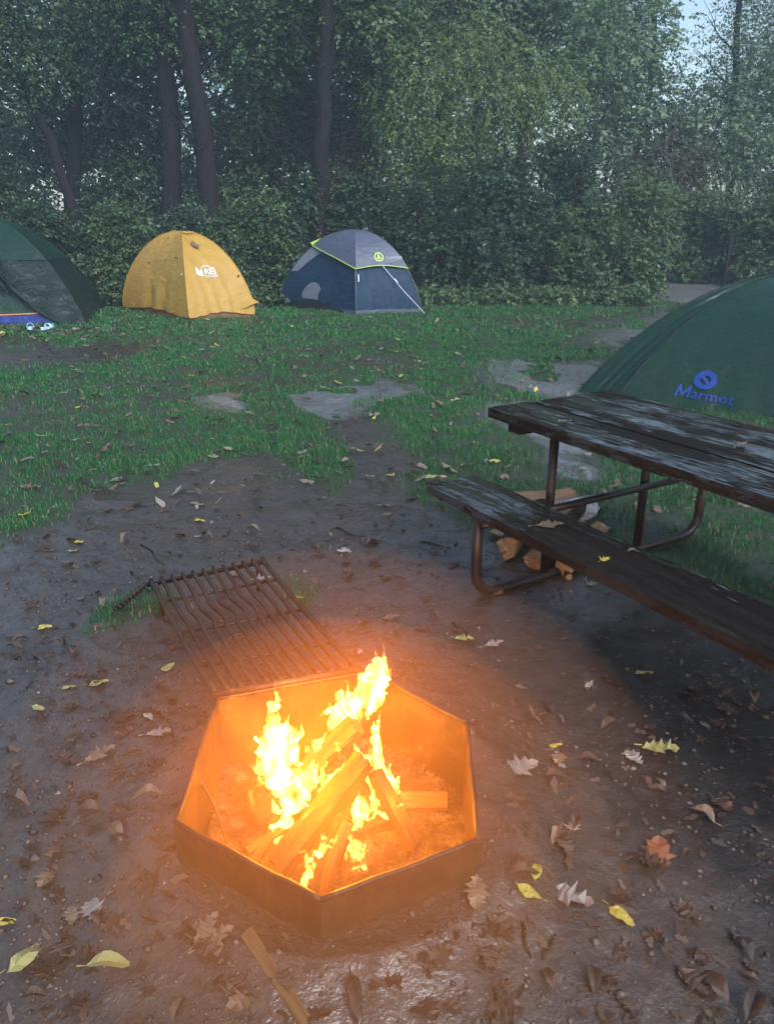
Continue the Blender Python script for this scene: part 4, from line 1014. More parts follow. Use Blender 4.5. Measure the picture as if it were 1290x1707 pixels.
def fire_ring():
    root = empty('fire_ring', (RC.x, RC.y, 0))
    th = 0.009
    def inset(i):
        p = RIM[i]; a = (p - RIM[i - 1]).normalized(); b = (RIM[(i + 1) % 6] - p).normalized()
        n1 = Vector((-a.y, a.x, 0)); n2 = Vector((-b.y, b.x, 0)); m_ = (n1 + n2); return p + m_ * (th / (1 + n1.dot(n2)))
    for i in range(6):
        j = (i + 1) % 6; o0, o1, i0, i1 = RIM[i] - RC, RIM[j] - RC, inset(i) - RC, inset(j) - RC
        mb = MB(); n = 10; V = []
        for k in range(n + 1):
            s = k / n; wv = (float(vn(k * 0.9 + i * 5, i, 2)) - 0.5) * 0.006 * math.sin(PI * s)
            for (a, b) in ((o0, o1), (i0, i1)):
                q = a.lerp(b, s)
                V.append((q.x + wv, q.y + wv, -0.03)); V.append((q.x + wv, q.y + wv, RH + wv * 0.6))
        F = []
        for k in range(n):
            b0 = k * 4; b1 = b0 + 4
            F += [(b0, b1, b1 + 1, b0 + 1), (b0 + 2, b0 + 3, b1 + 3, b1 + 2), (b0 + 1, b1 + 1, b1 + 3, b0 + 3), (b0, b0 + 2, b1 + 2, b1)]
        mb.add(V, F); w = mb.build('wall_panel', M['ring'], root)
        # rolled top edge
        mb = MB(); mb.tube([Vector((V[k * 4 + 1][0] * 0.5 + V[k * 4 + 3][0] * 0.5, V[k * 4 + 1][1] * 0.5 + V[k * 4 + 3][1] * 0.5, V[k * 4 + 1][2])) for k in range(n + 1)], 0.0065, 8)
        mb.build('rim', M['grate'], w, smooth=True)
    # grate folded back over the far left wall
    A, B = RIM[5] - RC, RIM[4] - RC
    A = Vector((A.x, A.y, RH + 0.012)) ; B = A.lerp(Vector((B.x, B.y, RH + 0.012)), 0.93)
    C = gp(252, 968, 0.17) - RC; D = gp(437, 932, 0.17) - RC
    g = MB(); g.tube([A.lerp(B, -0.02), A.lerp(B, 1.02)], 0.011, 8); gr = g.build('grate_hinge', M['grate'], root, smooth=True)
    nb = 12
    for k in range(nb):
        s = k / (nb - 1); a = A.lerp(B, s); c = C.lerp(D, s)
        lat = (B - A).normalized(); P = []; kink = 0.022 * math.exp(-((s - 0.45) / 0.28) ** 2) * (1 if k % 2 else 0.75); m0 = 0.52 + 0.10 * s
        for i in range(29):
            q = i / 28; w = math.exp(-((q - m0) / 0.06) ** 2) - 0.55 * math.exp(-((q - m0 - 0.12) / 0.06) ** 2)
            P.append(a.lerp(c, q) + lat * (kink * w) + Vector((0, 0, -0.012 * math.sin(q * PI) - 0.01 * abs(w) * kink / 0.03)))
        mb = MB(); mb.tube(P, 0.009 if 0 < k < nb - 1 else 0.010, 6, flat=1.4); mb.build('bar', M['grate'], root, smooth=True)
    for q in (0.22, 0.5, 0.8):
        mb = MB(); dz = Vector((0, 0, -0.012 - 0.012 * math.sin(q * PI))); mb.tube([A.lerp(C, q) + dz, B.lerp(D, q) + dz], 0.006, 6); mb.build('cross_bar', M['grate'], root, smooth=True)
    ex = (C - A).normalized() * 0.055
    mb = MB(); up = Vector((0, 0, 0.007)); c0, d0 = C.lerp(D, -0.03), C.lerp(D, 1.03)
    q = [c0 - ex * 0.2, d0 - ex * 0.2, d0 + ex * 0.8 + Vector((0, 0, -0.035)), c0 + ex * 0.8 + Vector((0, 0, -0.035))]
    mb.add(q + [p - Vector((0, 0, 0.008)) for p in q], [(0, 1, 2, 3), (7, 6, 5, 4), (0, 4, 5, 1), (1, 5, 6, 2), (2, 6, 7, 3), (3, 7, 4, 0)]); mb.build('end_plate', M['grate'], root)
    # coil handle at the far left corner
    h0 = C + Vector((-0.02, 0.0, -0.01)); mb = MB(); dirv = Vector((-0.13, -0.05, -0.10))
    mb.tube([h0, h0 + dirv * 0.5, h0 + dirv], 0.008, 7); hd = mb.build('handle', M['grate'], root, smooth=True)
    mb = MB(); d1 = dirv.normalized(); s1 = d1.cross(Vector((0, 0, 1))).normalized(); s2 = d1.cross(s1)
    mb.tube([h0 + dirv * (0.1 + 0.85 * i / 60) + s1 * math.cos(i * 0.8) * 0.015 + s2 * math.sin(i * 0.8) * 0.015 for i in range(61)], 0.004, 5); mb.build('coil', M['grate'], hd, smooth=True)
    mb = MB(); mb.tube([C + Vector((0.02, 0, -0.01)), C + Vector((0.03, 0.02, -0.19))], 0.008, 6); mb.build('prop_leg', M['grate'], root, smooth=True)
    mb = MB(); mb.tube([D + Vector((-0.02, 0, -0.01)), D + Vector((-0.03, 0.02, -0.19))], 0.008, 6); mb.build('prop_leg', M['grate'], root, smooth=True)
    tag(root, 'rusty hexagonal steel fire ring with barred grate folded back', 'fire ring')
fire_ring()
def ash():
    t = NT('ash_and_embers'); c = t.coord()
    n1 = t.noise(c, 22, 6, 0.65); n2 = t.noise(c, 110, 4); n3 = t.noise(c, 6, 4)
    col = t.ramp(n1, [(0.36, (0.010, 0.008, 0.007)), (0.5, (0.055, 0.044, 0.038)), (0.68, (0.19, 0.16, 0.14))])
    col = t.mix(t.ramp(n2, [(0.45, 0.0), (0.7, 0.7)]), col, (0.045, 0.035, 0.03))
    m = t.done(t.pbr(col, 0.9, t.bump(t.math('ADD', n1, t.math('MULTIPLY', n2, 0.6)), 1.0, 0.02), 0.2))
    n = 70; xs = np.linspace(-0.5, 0.5, n); X, Y = np.meshgrid(xs, xs)
    x = X + RC.x; y = Y + RC.y
    z = 0.028 + (fbm(x * 12, y * 12, 7, 4) - .45) * 0.05 + 0.03 * np.exp(-((X - 0.0) ** 2 + (Y) ** 2) / 0.04)
    pl = np.array([[(p.x - RC.x) * 0.985 + RC.x, (p.y - RC.y) * 0.985 + RC.y] for p in RIM])
    i = np.arange(n - 1)[:, None]; j = np.arange(n - 1)[None]; f = np.stack([i * n + j, i * n + j + 1, (i + 1) * n + j + 1, (i + 1) * n + j], -1).reshape(-1, 4)
    v = np.stack([x, y, z], -1).reshape(-1, 3); ins = inside(pl, v[:, 0], v[:, 1]); f = f[ins[f].all(1)]
    tag(link('ash_bed', npmesh('ash_bed', v, f, smooth=True), m), 'pale ash and charcoal covering the floor of the fire ring', 'ash', kind='stuff')
    mb = MB()
    for k in range(420):
        a = random.uniform(0, 2 * PI); r = math.sqrt(random.random()) * 0.36; px, py = RC.x + math.cos(a) * r, RC.y + math.sin(a) * r
        if not inside(pl * 1.0, np.array([px]), np.array([py]))[0]: continue
        s = random.uniform(0.002, 0.008); zz = 0.03 + (float(fbm(px * 12, py * 12, 7, 4)) - .45) * 0.05 + 0.03 * math.exp(-((px - RC.x) ** 2 + (py - RC.y) ** 2) / 0.04)
        R = Matrix.Rotation(random.uniform(0, 6), 3, 'Z') @ Matrix.Rotation(random.uniform(-.6, .6), 3, 'X')
        mb.box((px, py, zz + s * 0.2), (s * 2.2, s * 1.4, s), R, mi=random.choice((0, 0, 1)))
    tag(mb.build('charcoal', [M['charred'], m]), 'charcoal crumbs and ash lumps scattered inside the fire ring', 'charcoal', kind='stuff')
ash()
BG = 'burning logs in the fire ring'
log('burning_log', 'thick split log leaning up across the middle of the fire', G3(470, 1452, 0.085), G3(612, 1272, 0.255), 0.050, 'wedge', ('split_char', 'split_char', 'charred'), group=BG, twist=0.5)
log('burning_log', 'dark-ended log behind the flames, its end highest of the pile', G3(445, 1362, 0.07), G3(600, 1212, 0.315), 0.048, 'wedge', ('charred', 'split_char', 'charred'), group=BG, twist=1.0)
log('burning_log', 'bright yellow-lit split log leaning on the right side of the fire', G3(682, 1412, 0.05), G3(622, 1292, 0.24), 0.036, 'wedge', ('split_char', 'kindling', 'charred'), group=BG, twist=2.4)
log('burning_log', 'charred log standing low at the front of the fire', G3(512, 1492, 0.06), G3(566, 1392, 0.16), 0.034, 'half', ('charred', 'charred', 'charred'), group=BG, twist=0.4)
log('burning_log', 'thin pale curved split stick at the front corner of the fire', G3(541, 1502, 0.055), G3(580, 1372, 0.20), 0.019, 'slab', ('kindling', 'kindling', 'kindling'), group=BG, twist=1.2, bend=0.012)
log('burning_log', 'short pale split piece lying at the back right wall of the ring', G3(668, 1335, 0.055), G3(745, 1334, 0.055), 0.028, 'slab', ('kindling', 'kindling', 'kindling'), group=BG, twist=0.3)
log('burning_log', 'charred black log lying under the flames at the back right', G3(590, 1385, 0.05), G3(660, 1360, 0.06), 0.034, 'round', ('charred', 'charred', 'charred'), group=BG)
log('burning_log', 'small kindling stick at the left foot of the fire', G3(412, 1418, 0.045), G3(470, 1382, 0.07), 0.013, 'slab', ('kindling', 'kindling', 'kindling'), group=BG)
log('burning_log', 'thin kindling splinter propped upright at the left of the fire', G3(428, 1380, 0.04), G3(416, 1318, 0.12), 0.007, 'slab', ('kindling', 'kindling', 'kindling'), group=BG)
log('burning_log', 'second kindling stick crossing the ash at the left foot of the fire', G3(420, 1440, 0.04), G3(452, 1392, 0.08), 0.012, 'slab', ('kindling', 'kindling', 'kindling'), group=BG, twist=0.8)
log('twig', 'thin crooked dark twig leaning inside the left wall of the ring', G3(322, 1285, 0.20), G3(378, 1405, 0.045), 0.0042, 'round', ('charred', 'charred', 'charred'), cat='twig', bend=0.012)

def fire():
    t = NT('flame'); 
    c = t.coord()
    w0 = t.n('ShaderNodeTexNoise', {'Vector': t.mapping(c, (9, 9, 6)), 'Scale': 1.0, 'Detail': 2.0}).outputs['Color']
    wv = t.n('ShaderNodeVectorMath', {0: t.n('ShaderNodeVectorMath', {0: w0, 1: (-0.5, -0.5, -0.5)}, operation='ADD').outputs[0], 'Scale': 0.10}, operation='SCALE').outputs[0]
    cc = t.n('ShaderNodeVectorMath', {0: c, 1: wv}, operation='ADD').outputs[0]
    fn = t.noise(t.mapping(cc, (36, 36, 10)), 1.0, 4, 0.55)
    st = t.math('MULTIPLY', t.ramp(fn, [(0.44, 0.0), (0.58, 0.55), (0.72, 1.0)]), 270.0)
    vol = t.n('ShaderNodeEmission', {'Color': (1.0, 0.36, 0.065, 1), 'Strength': st})
    t.lk(vol.outputs[0], t.out.inputs['Volume'])
    em = t.n('ShaderNodeEmission', {'Color': (1.0, 0.22, 0.02, 1), 'Strength': 0.03}); tr = t.n('ShaderNodeBsdfTransparent')
    ad = t.n('ShaderNodeAddShader'); t.lk(em.outputs[0], ad.inputs[0]); t.lk(tr.outputs[0], ad.inputs[1]); t.lk(ad.outputs[0], t.out.inputs['Surface'])
    m = t.m
    try: m.cycles.volume_step_rate = 0.12; m.cycles.emission_sampling = 'NONE'
    except Exception: pass
    # thinner, redder fringe flames share the same burning gas
    root = empty('campfire_flames', (RC.x, RC.y, 0.03))
    def zp(x, y, Y):
        px, py = 380 + x / 3.556, 1060 + y / 3.556
        p = at(px, py, Y)
        if p.z < 0.05: p = gp(px, py, 0.05)
        return p
    FL = [
        (1.62, [(300, 350, 6), (296, 385, 34), (278, 410, 40), (262, 430, 60), (272, 500, 84), (292, 560, 112), (285, 640, 180), (282, 720, 195), (296, 800, 165), (325, 870, 150), (375, 950, 150), (392, 1010, 100), (360, 1060, 62), (330, 1110, 80), (300, 1170, 64), (285, 1215, 34), (268, 1265, 8)]),
        (1.61, [(505, 762, 12), (495, 800, 60), (470, 860, 110), (440, 920, 130), (410, 970, 110), (380, 1020, 60), (350, 1080, 20)]),
        (1.63, [(262, 955, 12), (290, 985, 44), (310, 1040, 52), (350, 1070, 50), (400, 1062, 22)]),
        (1.62, [(260, 1085, 12), (262, 1130, 36), (285, 1165, 44), (305, 1190, 20)]),
        (1.63, [(362, 480, 6), (348, 510, 30), (335, 550, 44), (320, 610, 60), (315, 680, 60)]),
        (1.66, [(372, 545, 5), (385, 590, 30), (415, 618, 52), (432, 600, 34), (425, 545, 6)]),
        (1.66, [(585, 592, 6), (550, 625, 34), (515, 650, 64), (480, 672, 40), (455, 690, 8)]),
        (1.65, [(580, 690, 12), (592, 715, 30), (585, 745, 22), (545, 770, 16), (500, 775, 26)]),
        (1.62, [(700, 748, 6), (660, 780, 26), (640, 820, 30), (600, 860, 50), (565, 880, 46), (535, 905, 14)]),
        (1.64, [(560, 740, 8), (565, 790, 24), (545, 825, 30), (520, 860, 50), (500, 900, 40)]),
        (1.66, [(640, 625, 12), (650, 660, 30), (670, 700, 22), (700, 720, 10)]),
        (1.80, [(870, 92, 8), (890, 135, 50), (893, 180, 88), (872, 235, 122), (855, 295, 140), (835, 350, 150), (780, 405, 150), (735, 455, 150), (670, 500, 120), (620, 545, 56), (595, 580, 14)]),
        (1.80, [(968, 190, 6), (950, 225, 30), (930, 255, 44), (900, 300, 60), (870, 350, 60)]),
        (1.81, [(632, 330, 14), (655, 340, 48), (680, 380, 74), (720, 420, 90), (770, 430, 60)]),
        (1.80, [(540, 468, 6), (575, 450, 34), (610, 425, 44), (650, 445, 60), (700, 450, 60)]),
        (1.82, [(775, 235, 14), (790, 240, 34), (815, 250, 60), (850, 260, 40)]),
        (1.79, [(835, 512, 5), (825, 470, 24), (815, 420, 36), (820, 370, 40)]),
        (1.70, [(862, 500, 8), (870, 530, 40), (876, 580, 34), (866, 640, 40), (850, 700, 56), (845, 760, 84), (870, 815, 122), (905, 855, 120), (950, 885, 92), (990, 905, 46), (1015, 915, 8)]),
        (1.69, [(895, 640, 6), (893, 680, 34), (885, 740, 56), (880, 800, 70)]),
        (1.71, [(745, 630, 5), (757, 670, 26), (775, 725, 44), (795, 775, 42), (812, 808, 10)]),
        (1.69, [(925, 565, 3), (900, 600, 16), (880, 640, 24)]),
        (1.60, [(866, 930, 8), (850, 970, 36), (815, 1005, 84), (790, 1045, 92), (768, 1090, 52), (755, 1130, 28), (735, 1180, 8)]),
        (1.59, [(740, 1015, 8), (765, 1060, 30), (800, 1080, 34), (860, 1088, 30), (930, 1065, 40), (985, 1035, 54), (1020, 1010, 30), (1000, 985, 8)]),
        (1.61, [(885, 870, 8), (893, 910, 30), (885, 960, 36), (870, 1005, 24)]),
        (1.53, [(735, 1175, 14), (740, 1215, 62), (745, 1270, 100), (750, 1320, 92), (775, 1350, 70), (800, 1378, 36), (812, 1395, 8)]),
        (1.43, [(555, 1150, 6), (572, 1180, 30), (568, 1215, 22), (545, 1255, 30), (535, 1290, 44), (512, 1325, 24), (500, 1350, 6)]),
        (1.43, [(648, 1212, 8), (628, 1222, 24), (600, 1205, 18), (575, 1190, 14)]),
        (1.40, [(400, 1245, 4), (440, 1290, 14), (472, 1330, 26), (490, 1380, 44), (478, 1425, 52), (455, 1455, 40), (435, 1480, 8)]),
        (1.43, [(640, 1225, 5), (600, 1250, 16), (565, 1275, 22), (535, 1290, 20)]),
    ]
    fr = random.Random(4); WISP = []
    for (Y, pts) in FL:
        if max(p[2] for p in pts) > 80:
            for _ in range(6):
                x, y, w = pts[fr.randrange(2, len(pts) - 1)]; x += fr.choice((-1, 1)) * w * 0.42; ln = fr.uniform(60, 150); sw = fr.uniform(-26, 26)
                WISP.append((Y + fr.uniform(-.02, .02), [(x + sw, y - ln, 3), (x + sw * 0.4, y - ln * 0.66, fr.uniform(8, 14)), (x, y - ln * 0.33, fr.uniform(14, 26)), (x, y, fr.uniform(24, 36)), (x, y + 20, 8)]))
    FL = FL + WISP
    for k, (Y, pts) in enumerate(FL):
        # resample
        P = []; 
        for (a, b) in zip(pts[:-1], pts[1:]):
            for i in range(5):
                q = i / 5; P.append([a[j] + (b[j] - a[j]) * q for j in range(3)])
        P.append(list(pts[-1])); n = len(P)
        ctr = []; rad = []
        for i, (x, y, w) in enumerate(P):
            nz = (float(vn(i * 0.55, k * 3.1, 5)) - 0.5); n2 = (float(vn(i * 0.9 + 7, k * 2.3, 9)) - 0.5)
            x2 = x + nz * min(26, w * 0.35)
            p = zp(x2, y, Y); dep = math.hypot(p.y, CAM_H - p.z); r = w * 0.62 / 3.556 / FPX * dep * (1 + 0.6 * n2)
            p.y += (float(vn(i * 0.3, k, 15)) - 0.5) * 0.05
            if p.z < 0.045: p.z = 0.045
            ctr.append(p - Vector((RC.x, RC.y, 0.03))); rad.append(max(r, 0.0012))
        mb = MB(); mb.tube(ctr, rad, 10, flat=0.5, up=(0, 1, 0.6))
        # ragged sides
        V = []
        for i, p in enumerate(mb.v):
            c = ctr[i // 10]; d = Vector(p) - c; j = i % 10
            V.append(tuple(c + d * (1 + 0.5 * (float(fbm(i // 10 * 0.30 + k * 3, j * 1.3, 23, 2)) - 0.37))))
        mb.v = V; mb.build('flame_tongue', m, root, smooth=True)
    for (loc, w, r) in (((-0.07, 1.72, 0.45), 0.30, 0.10), ((-0.20, 1.60, 0.36), 0.28, 0.09), ((-0.12, 1.38, 0.33), 0.14, 0.07), ((-0.25, 1.64, 0.20), 0.08, 0.05), ((0.02, 1.60, 0.16), 0.08, 0.05)):
        ld = bpy.data.lights.new('fire_light', 'POINT'); ld.energy = FIRE_POWER * w; ld.color = (1.0, 0.34, 0.014); ld.shadow_soft_size = r
        lo = bpy.data.objects.new('fire_light', ld); COL.objects.link(lo); lo.location = Vector(loc) - Vector((RC.x, RC.y, 0.03)); lo.parent = root
    tag(root, 'bright yellow-white flames rising from the logs inside the fire ring', 'fire')
fire()

# ------------------------------------------------------------------ fallen leaves
def leaf_mat(name, a, b, spots=0.0, rough=0.42):
    t = NT(name); c = t.coord(); oi = t.n('ShaderNodeObjectInfo').outputs['Random']
    n = t.noise(c, 30, 5, 0.6); col = t.mix(t.math('ADD', t.math('MULTIPLY', n, 0.6), t.math('MULTIPLY', oi, 0.45)), a, b)
    if spots: col = t.mix(t.ramp(t.noise(c, 90, 3), [(0.56, 0.0), (0.62, spots)]), col, (0.05, 0.035, 0.015))
    v = t.n('ShaderNodeTexWave', {'Vector': c, 'Scale': 22.0, 'Distortion': 2.0}).outputs[0]
    return t.done(t.pbr(col, rough, t.bump(t.math('ADD', v, n), 0.35, 0.004), 0.5))
M['lf_brown'] = leaf_mat('wet_brown_leaf', (0.022, 0.013, 0.010), (0.085, 0.048, 0.032))
M['lf_tan'] = leaf_mat('tan_leaf', (0.10, 0.066, 0.045), (0.24, 0.165, 0.11))
M['lf_pale'] = leaf_mat('pale_leaf_underside', (0.19, 0.165, 0.150), (0.36, 0.32, 0.29))
M['lf_yellow'] = leaf_mat('yellow_leaf', (0.42, 0.34, 0.045), (0.62, 0.52, 0.10), 0.9)
M['lf_olive'] = leaf_mat('yellow_green_leaf', (0.24, 0.24, 0.09), (0.38, 0.36, 0.14), 0.5)
M['lf_rust'] = leaf_mat('rust_leaf', (0.16, 0.050, 0.018), (0.34, 0.12, 0.045))
def leaf_mesh(kind, seed):
    r = random.Random(seed)
    if kind == 'oak': T = [(0, .015), (.05, .04), (.12, .17), (.19, .11), (.25, .13), (.36, .29), (.38, .19), (.45, .20), (.58, .36), (.58, .22), (.66, .20), (.79, .27), (.80, .15), (.90, .13), (1.0, .0)]
    elif kind == 'maple': T = [(0, .012), (.14, .02), (.10, .30), (.22, .20), (.32, .52), (.40, .24), (.48, .22), (.66, .50), (.62, .16), (.74, .12), (.84, .18), (.86, .07), (1.0, .0)]
    else: T = [(0, .01), (.08, .06), (.2, .15), (.35, .215), (.5, .23), (.65, .195), (.8, .125), (.92, .05), (1.0, .0)]
    curl = {'oak': 0.5, 'maple': 0.55, 'oval': 0.35, 'curled': 2.4}[kind] * r.uniform(0.5, 1.5); arch = r.uniform(-0.6, 0.9) * (2.0 if kind == 'curled' else 1.0)
    V = []; F = []; n = len(T)
    def put(x, y):
        a = y * curl * 2; z = (y * y) * curl * 1.2 + arch * 0.22 * (x - 0.5) ** 2 * 4 * 0.5 + 0.05 * math.sin(x * 9 + y * 11 + seed)
        if kind == 'curled': yy = math.sin(y * 5.5) / 5.5 * 1.1; z = (1 - math.cos(y * 5.5)) / 5.5 * 1.2 + 0.15 * math.sin(x * 4 + seed)
        else: yy = y * (1 - 0.15 * abs(curl) * abs(y))
        return (x - 0.5, yy, z)
    xs_ = sorted(t[0] for t in T)
    for i, (x, w) in enumerate(T):
        w *= r.uniform(0.85, 1.15); V += [put(xs_[i], 0.0), put(x, w), put(x, -w * r.uniform(0.8, 1.2))]
        if kind in ('oval', 'curled'): pass
    for i in range(n - 1):
        a = i * 3; b = a + 3; F += [(a, b, b + 1, a + 1), (a, a + 2, b + 2, b)]
    b0 = len(V); w = 0.012
    V += [(-0.5, w, 0.01), (-0.5, -w, 0.01), (-0.72, -w, 0.03 * r.uniform(-1, 2)), (-0.72, w, 0.03)]; F.append((b0, b0 + 1, b0 + 2, b0 + 3))
    V = [(x + r.gauss(0, .006), y * (1 + r.gauss(0, .05)) + r.gauss(0, .004), z + r.gauss(0, .012)) for x, y, z in V]
    zm = min(v[2] for v in V); V = [(x, y, z - zm) for x, y, z in V]
    me = bpy.data.meshes.new('leaf'); me.from_pydata(V, [], F)
    return me
LM = {}
for kd in ('oak', 'maple', 'oval', 'curled'):
    for mt in ('lf_brown', 'lf_tan', 'lf_pale', 'lf_yellow', 'lf_olive', 'lf_rust'):
        for s in range(2 if kd != 'oak' else 3):
            me = leaf_mesh(kd, s * 13 + hash(kd) % 7 if False else s * 13 + len(kd)); me.materials.append(M[mt]); LM[(kd, mt, s)] = me
def put_leaf(x, y, kd, mt, size, label, group=None, z=None, rz=None, tilt=0.13, s=None, name=None):
    s = random.randrange(3 if kd == 'oak' else 2) if s is None else s
    o = bpy.data.objects.new(name or 'fallen_leaf', LM[(kd, mt, s)]); COL.objects.link(o)
    o.location = (x, y, (gh(x, y) + 0.002) if z is None else z); o.scale = (size, size, size * random.uniform(0.6, 1.2))
    o.rotation_euler = (random.gauss(0, tilt), random.gauss(0, tilt), random.uniform(0, 2 * PI) if rz is None else rz)
    if o.rotation_euler.x ** 2 + o.rotation_euler.y ** 2 > 0.01 and z is None: o.location.z += size * 0.06
    return tag(o, label, 'leaf', group)
NOTABLE = [
    (880, 1490, 'oval', 'lf_yellow', .075, 2.6, 'speckled yellow leaf right of the fire ring, lower of a touching pair'),
    (893, 1456, 'oval', 'lf_yellow', .075, 1.3, 'speckled yellow leaf right of the fire ring, upper of a touching pair'),
    (1035, 1531, 'oval', 'lf_yellow', .085, -0.9, 'speckled yellow leaf lying alone at the lower right'),
    (925, 1247, 'oval', 'lf_yellow', .055, 0.2, 'small bright yellow leaf on dark mud right of the fire ring'),
    (793, 1492, 'oak', 'lf_tan', .105, -1.7, 'pale tan oak leaf touching the mud just right of the ring front corner'),
    (948, 1500, 'oak', 'lf_pale', .135, -0.5, 'large greyish oak leaf between the yellow leaves at lower right'),
    (865, 1283, 'oak', 'lf_pale', .15, 0.4, 'broad pale oak leaf flat on the mud beside the right wall of the ring'),
    (1208, 1345, 'maple', 'lf_rust', .065, 0.5, 'small orange star-shaped leaf on the dark ground at right'),
    (955, 1380, 'maple', 'lf_pale', .06, 1.0, 'small greyish curled leaf on the mud right of the ring wall'),
    (50, 1598, 'oval', 'lf_olive', .12, 0.9, 'long yellow-green leaf at the lower left corner'),
    (12, 1540, 'oval', 'lf_yellow', .06, 0.2, 'bright yellow leaf tip cut by the left edge near the bottom'),
    (185, 1616, 'curled', 'lf_olive', .11, 0.15, 'curled dull yellow leaf on the mud near the bottom left'),
    (30, 1340, 'curled', 'lf_brown', .12, -0.4, 'curled brown leaf at the left edge level with the fire'),
    (168, 1262, 'oak', 'lf_tan', .12, 0.8, 'tan oak leaf on the mud left of the ring'),
    (360, 1567, 'oak', 'lf_tan', .10, 0.6, 'tan oak leaf on the mud in front of the ring'),
    (200, 1200, 'oak', 'lf_brown', .15, 0.5, 'brown crumpled oak leaf left of the ring below the grate'),
    (280, 1116, 'oval', 'lf_olive', .075, 0.9, 'pale yellow oval leaf beside the grate on its left'),
    (166, 1141, 'oval', 'lf_olive', .085, 0.5, 'dull yellow oval leaf farther left of the grate'),
    (75, 1048, 'oval', 'lf_yellow', .08, 0.1, 'yellow leaf on the mud near the left edge, left of the grass tuft'),
    (65, 1182, 'oval', 'lf_olive', .07, -0.4, 'dull yellow leaf near the left edge below the grass tuft'),
    (115, 1147, 'oval', 'lf_olive', .06, 0.3, 'small dull yellow leaf left of two oval ones near the grate'),
    (498, 1000, 'oval', 'lf_yellow', .10, -0.7, 'narrow yellow leaf in the grass tuft right of the grate'),
    (133, 906, 'oval', 'lf_yellow', .085, -0.4, 'yellow leaf on the mud at left, beyond the grate'),
    (333, 869, 'oval', 'lf_yellow', .085, -0.3, 'yellow leaf on the grey mud straight beyond the grate'),
    (42, 860, 'oval', 'lf_yellow', .11, 1.2, 'bright yellow leaf standing in grass near the left edge'),
    (134, 680, 'oval', 'lf_yellow', .12, 1.0, 'bright yellow leaf upright in the lawn at left'),
    (122, 920, 'oval', 'lf_olive', .06, 0.3, 'small pale yellow leaf beside the yellow one at left'),
    (257, 777, 'maple', 'lf_pale', .11, 0.6, 'pale star-shaped leaf on grass at the mud edge, left of its twin'),
    (357, 762, 'maple', 'lf_pale', .11, 1.6, 'pale star-shaped leaf on grass at the mud edge, right of its twin'),
    (198, 800, 'oak', 'lf_pale', .15, 0.8, 'greyish oak leaf on the grass edge at left'),
    (50, 816, 'oak', 'lf_tan', .16, 0.4, 'brown oak leaf on the grass near the left edge'),
    (438, 965, 'maple', 'lf_pale', .075, 0.2, 'pale leaf caught on the far right corner of the grate'),
    (823, 1077, 'oak', 'lf_pale', .10, 0.3, 'shiny pale leaf on the mud below the bench leg'),
    (773, 1068, 'oak', 'lf_olive', .09, 0.1, 'yellowish leaf on the mud left of the shiny pale one'),
    (1100, 1250, 'oak', 'lf_olive', .13, -0.2, 'dull olive leaf on the dark mud under the bench'),
    (1072, 1125, 'oval', 'lf_olive', .08, -0.1, 'dull yellow leaf on the dark mud close to the bench edge'),
    (1095, 1430, 'oak', 'lf_rust', .14, 1.2, 'rust brown leaf heap piece right of the greyish curled leaf'),
    (1190, 1650, 'curled', 'lf_brown', .12, 1.7, 'long curled brown leaf at the lower right corner'),
    (1250, 1680, 'curled', 'lf_brown', .11, 0.9, 'dark curled leaf at the lower right corner beside the long one'),
    (640, 545, 'oval', 'lf_olive', .14, 0.3, 'pale leaf on the lawn in front of the blue tent'),
    (240, 530, 'oval', 'lf_olive', .2, 0.2, 'pale yellow leaf on the grass in front of the yellow tent'),
    (985, 975, 'maple', 'lf_pale', .07, 0.4, 'small pale leaf on the mud beneath the bench'),
]
for (px, py, kd, mt, sz, rz, lab) in NOTABLE:
    p = gz(px, py); z = None
    if 'corner of the grate' in lab: p = gp(px, py, 0.185); z = 0.185
    put_leaf(p.x, p.y, kd, mt, sz * 0.85, lab, rz=rz, tilt=0.10 if z is None else 0.05, z=z)
for (px, py, zz, kd, mt, sz, rz, lab) in [(915, 876, .4425, 'oak', 'lf_tan', .12, 0.1, 'large tan oak leaf lying on the wet bench'), (1008, 933, .4425, 'maple', 'lf_yellow', .045, 0.5, 'small crumpled yellow leaf on the bench'),
        (1055, 920, .4425, 'curled', 'lf_tan', .05, 0.2, 'small curled tan leaf at the back of the bench'), (725, 797, .4425, 'oval', 'lf_olive', .11, -0.1, 'pale green leaf at the far end of the bench'),
        (940, 703, .7625, 'oval', 'lf_tan', .07, 0.2, 'thin tan leaf on the tabletop near its end'), (1235, 742, .7625, 'maple', 'lf_tan', .06, 0.5, 'small tan leaf on the tabletop at the right')]:
    p = gp(px, py, zz); put_leaf(p.x, p.y, kd, mt, sz, lab, z=zz, rz=rz, tilt=0.04)
ring_poly = np.array([[(p.x - RC.x) * 1.03 + RC.x, (p.y - RC.y) * 1.03 + RC.y] for p in RIM])
ZONES = [  # name of the zone, pixel box, count, kinds
    ('left of the fire ring', (0, 1060, 330, 1500), 46), ('in front of the fire ring', (20, 1510, 760, 1700), 26), ('right of the fire ring', (810, 1130, 1285, 1700), 52),
    ('on the grey mud beyond the grate', (20, 850, 720, 1090), 66), ('on the mud between grate and bench', (560, 900, 860, 1130), 24), ('on the muddy edge of the lawn', (180, 690, 760, 850), 40)]
WHAT = [('oak', 'lf_brown', 7, 'dark brown oak leaf'), ('oak', 'lf_tan', 1, 'tan oak leaf'), ('maple', 'lf_brown', 1.0, 'brown star-shaped leaf'), ('oak', 'lf_pale', 0.7, 'greyish oak leaf'), ('curled', 'lf_brown', 4, 'curled brown leaf'),
        ('curled', 'lf_tan', 0.5, 'curled tan leaf')]
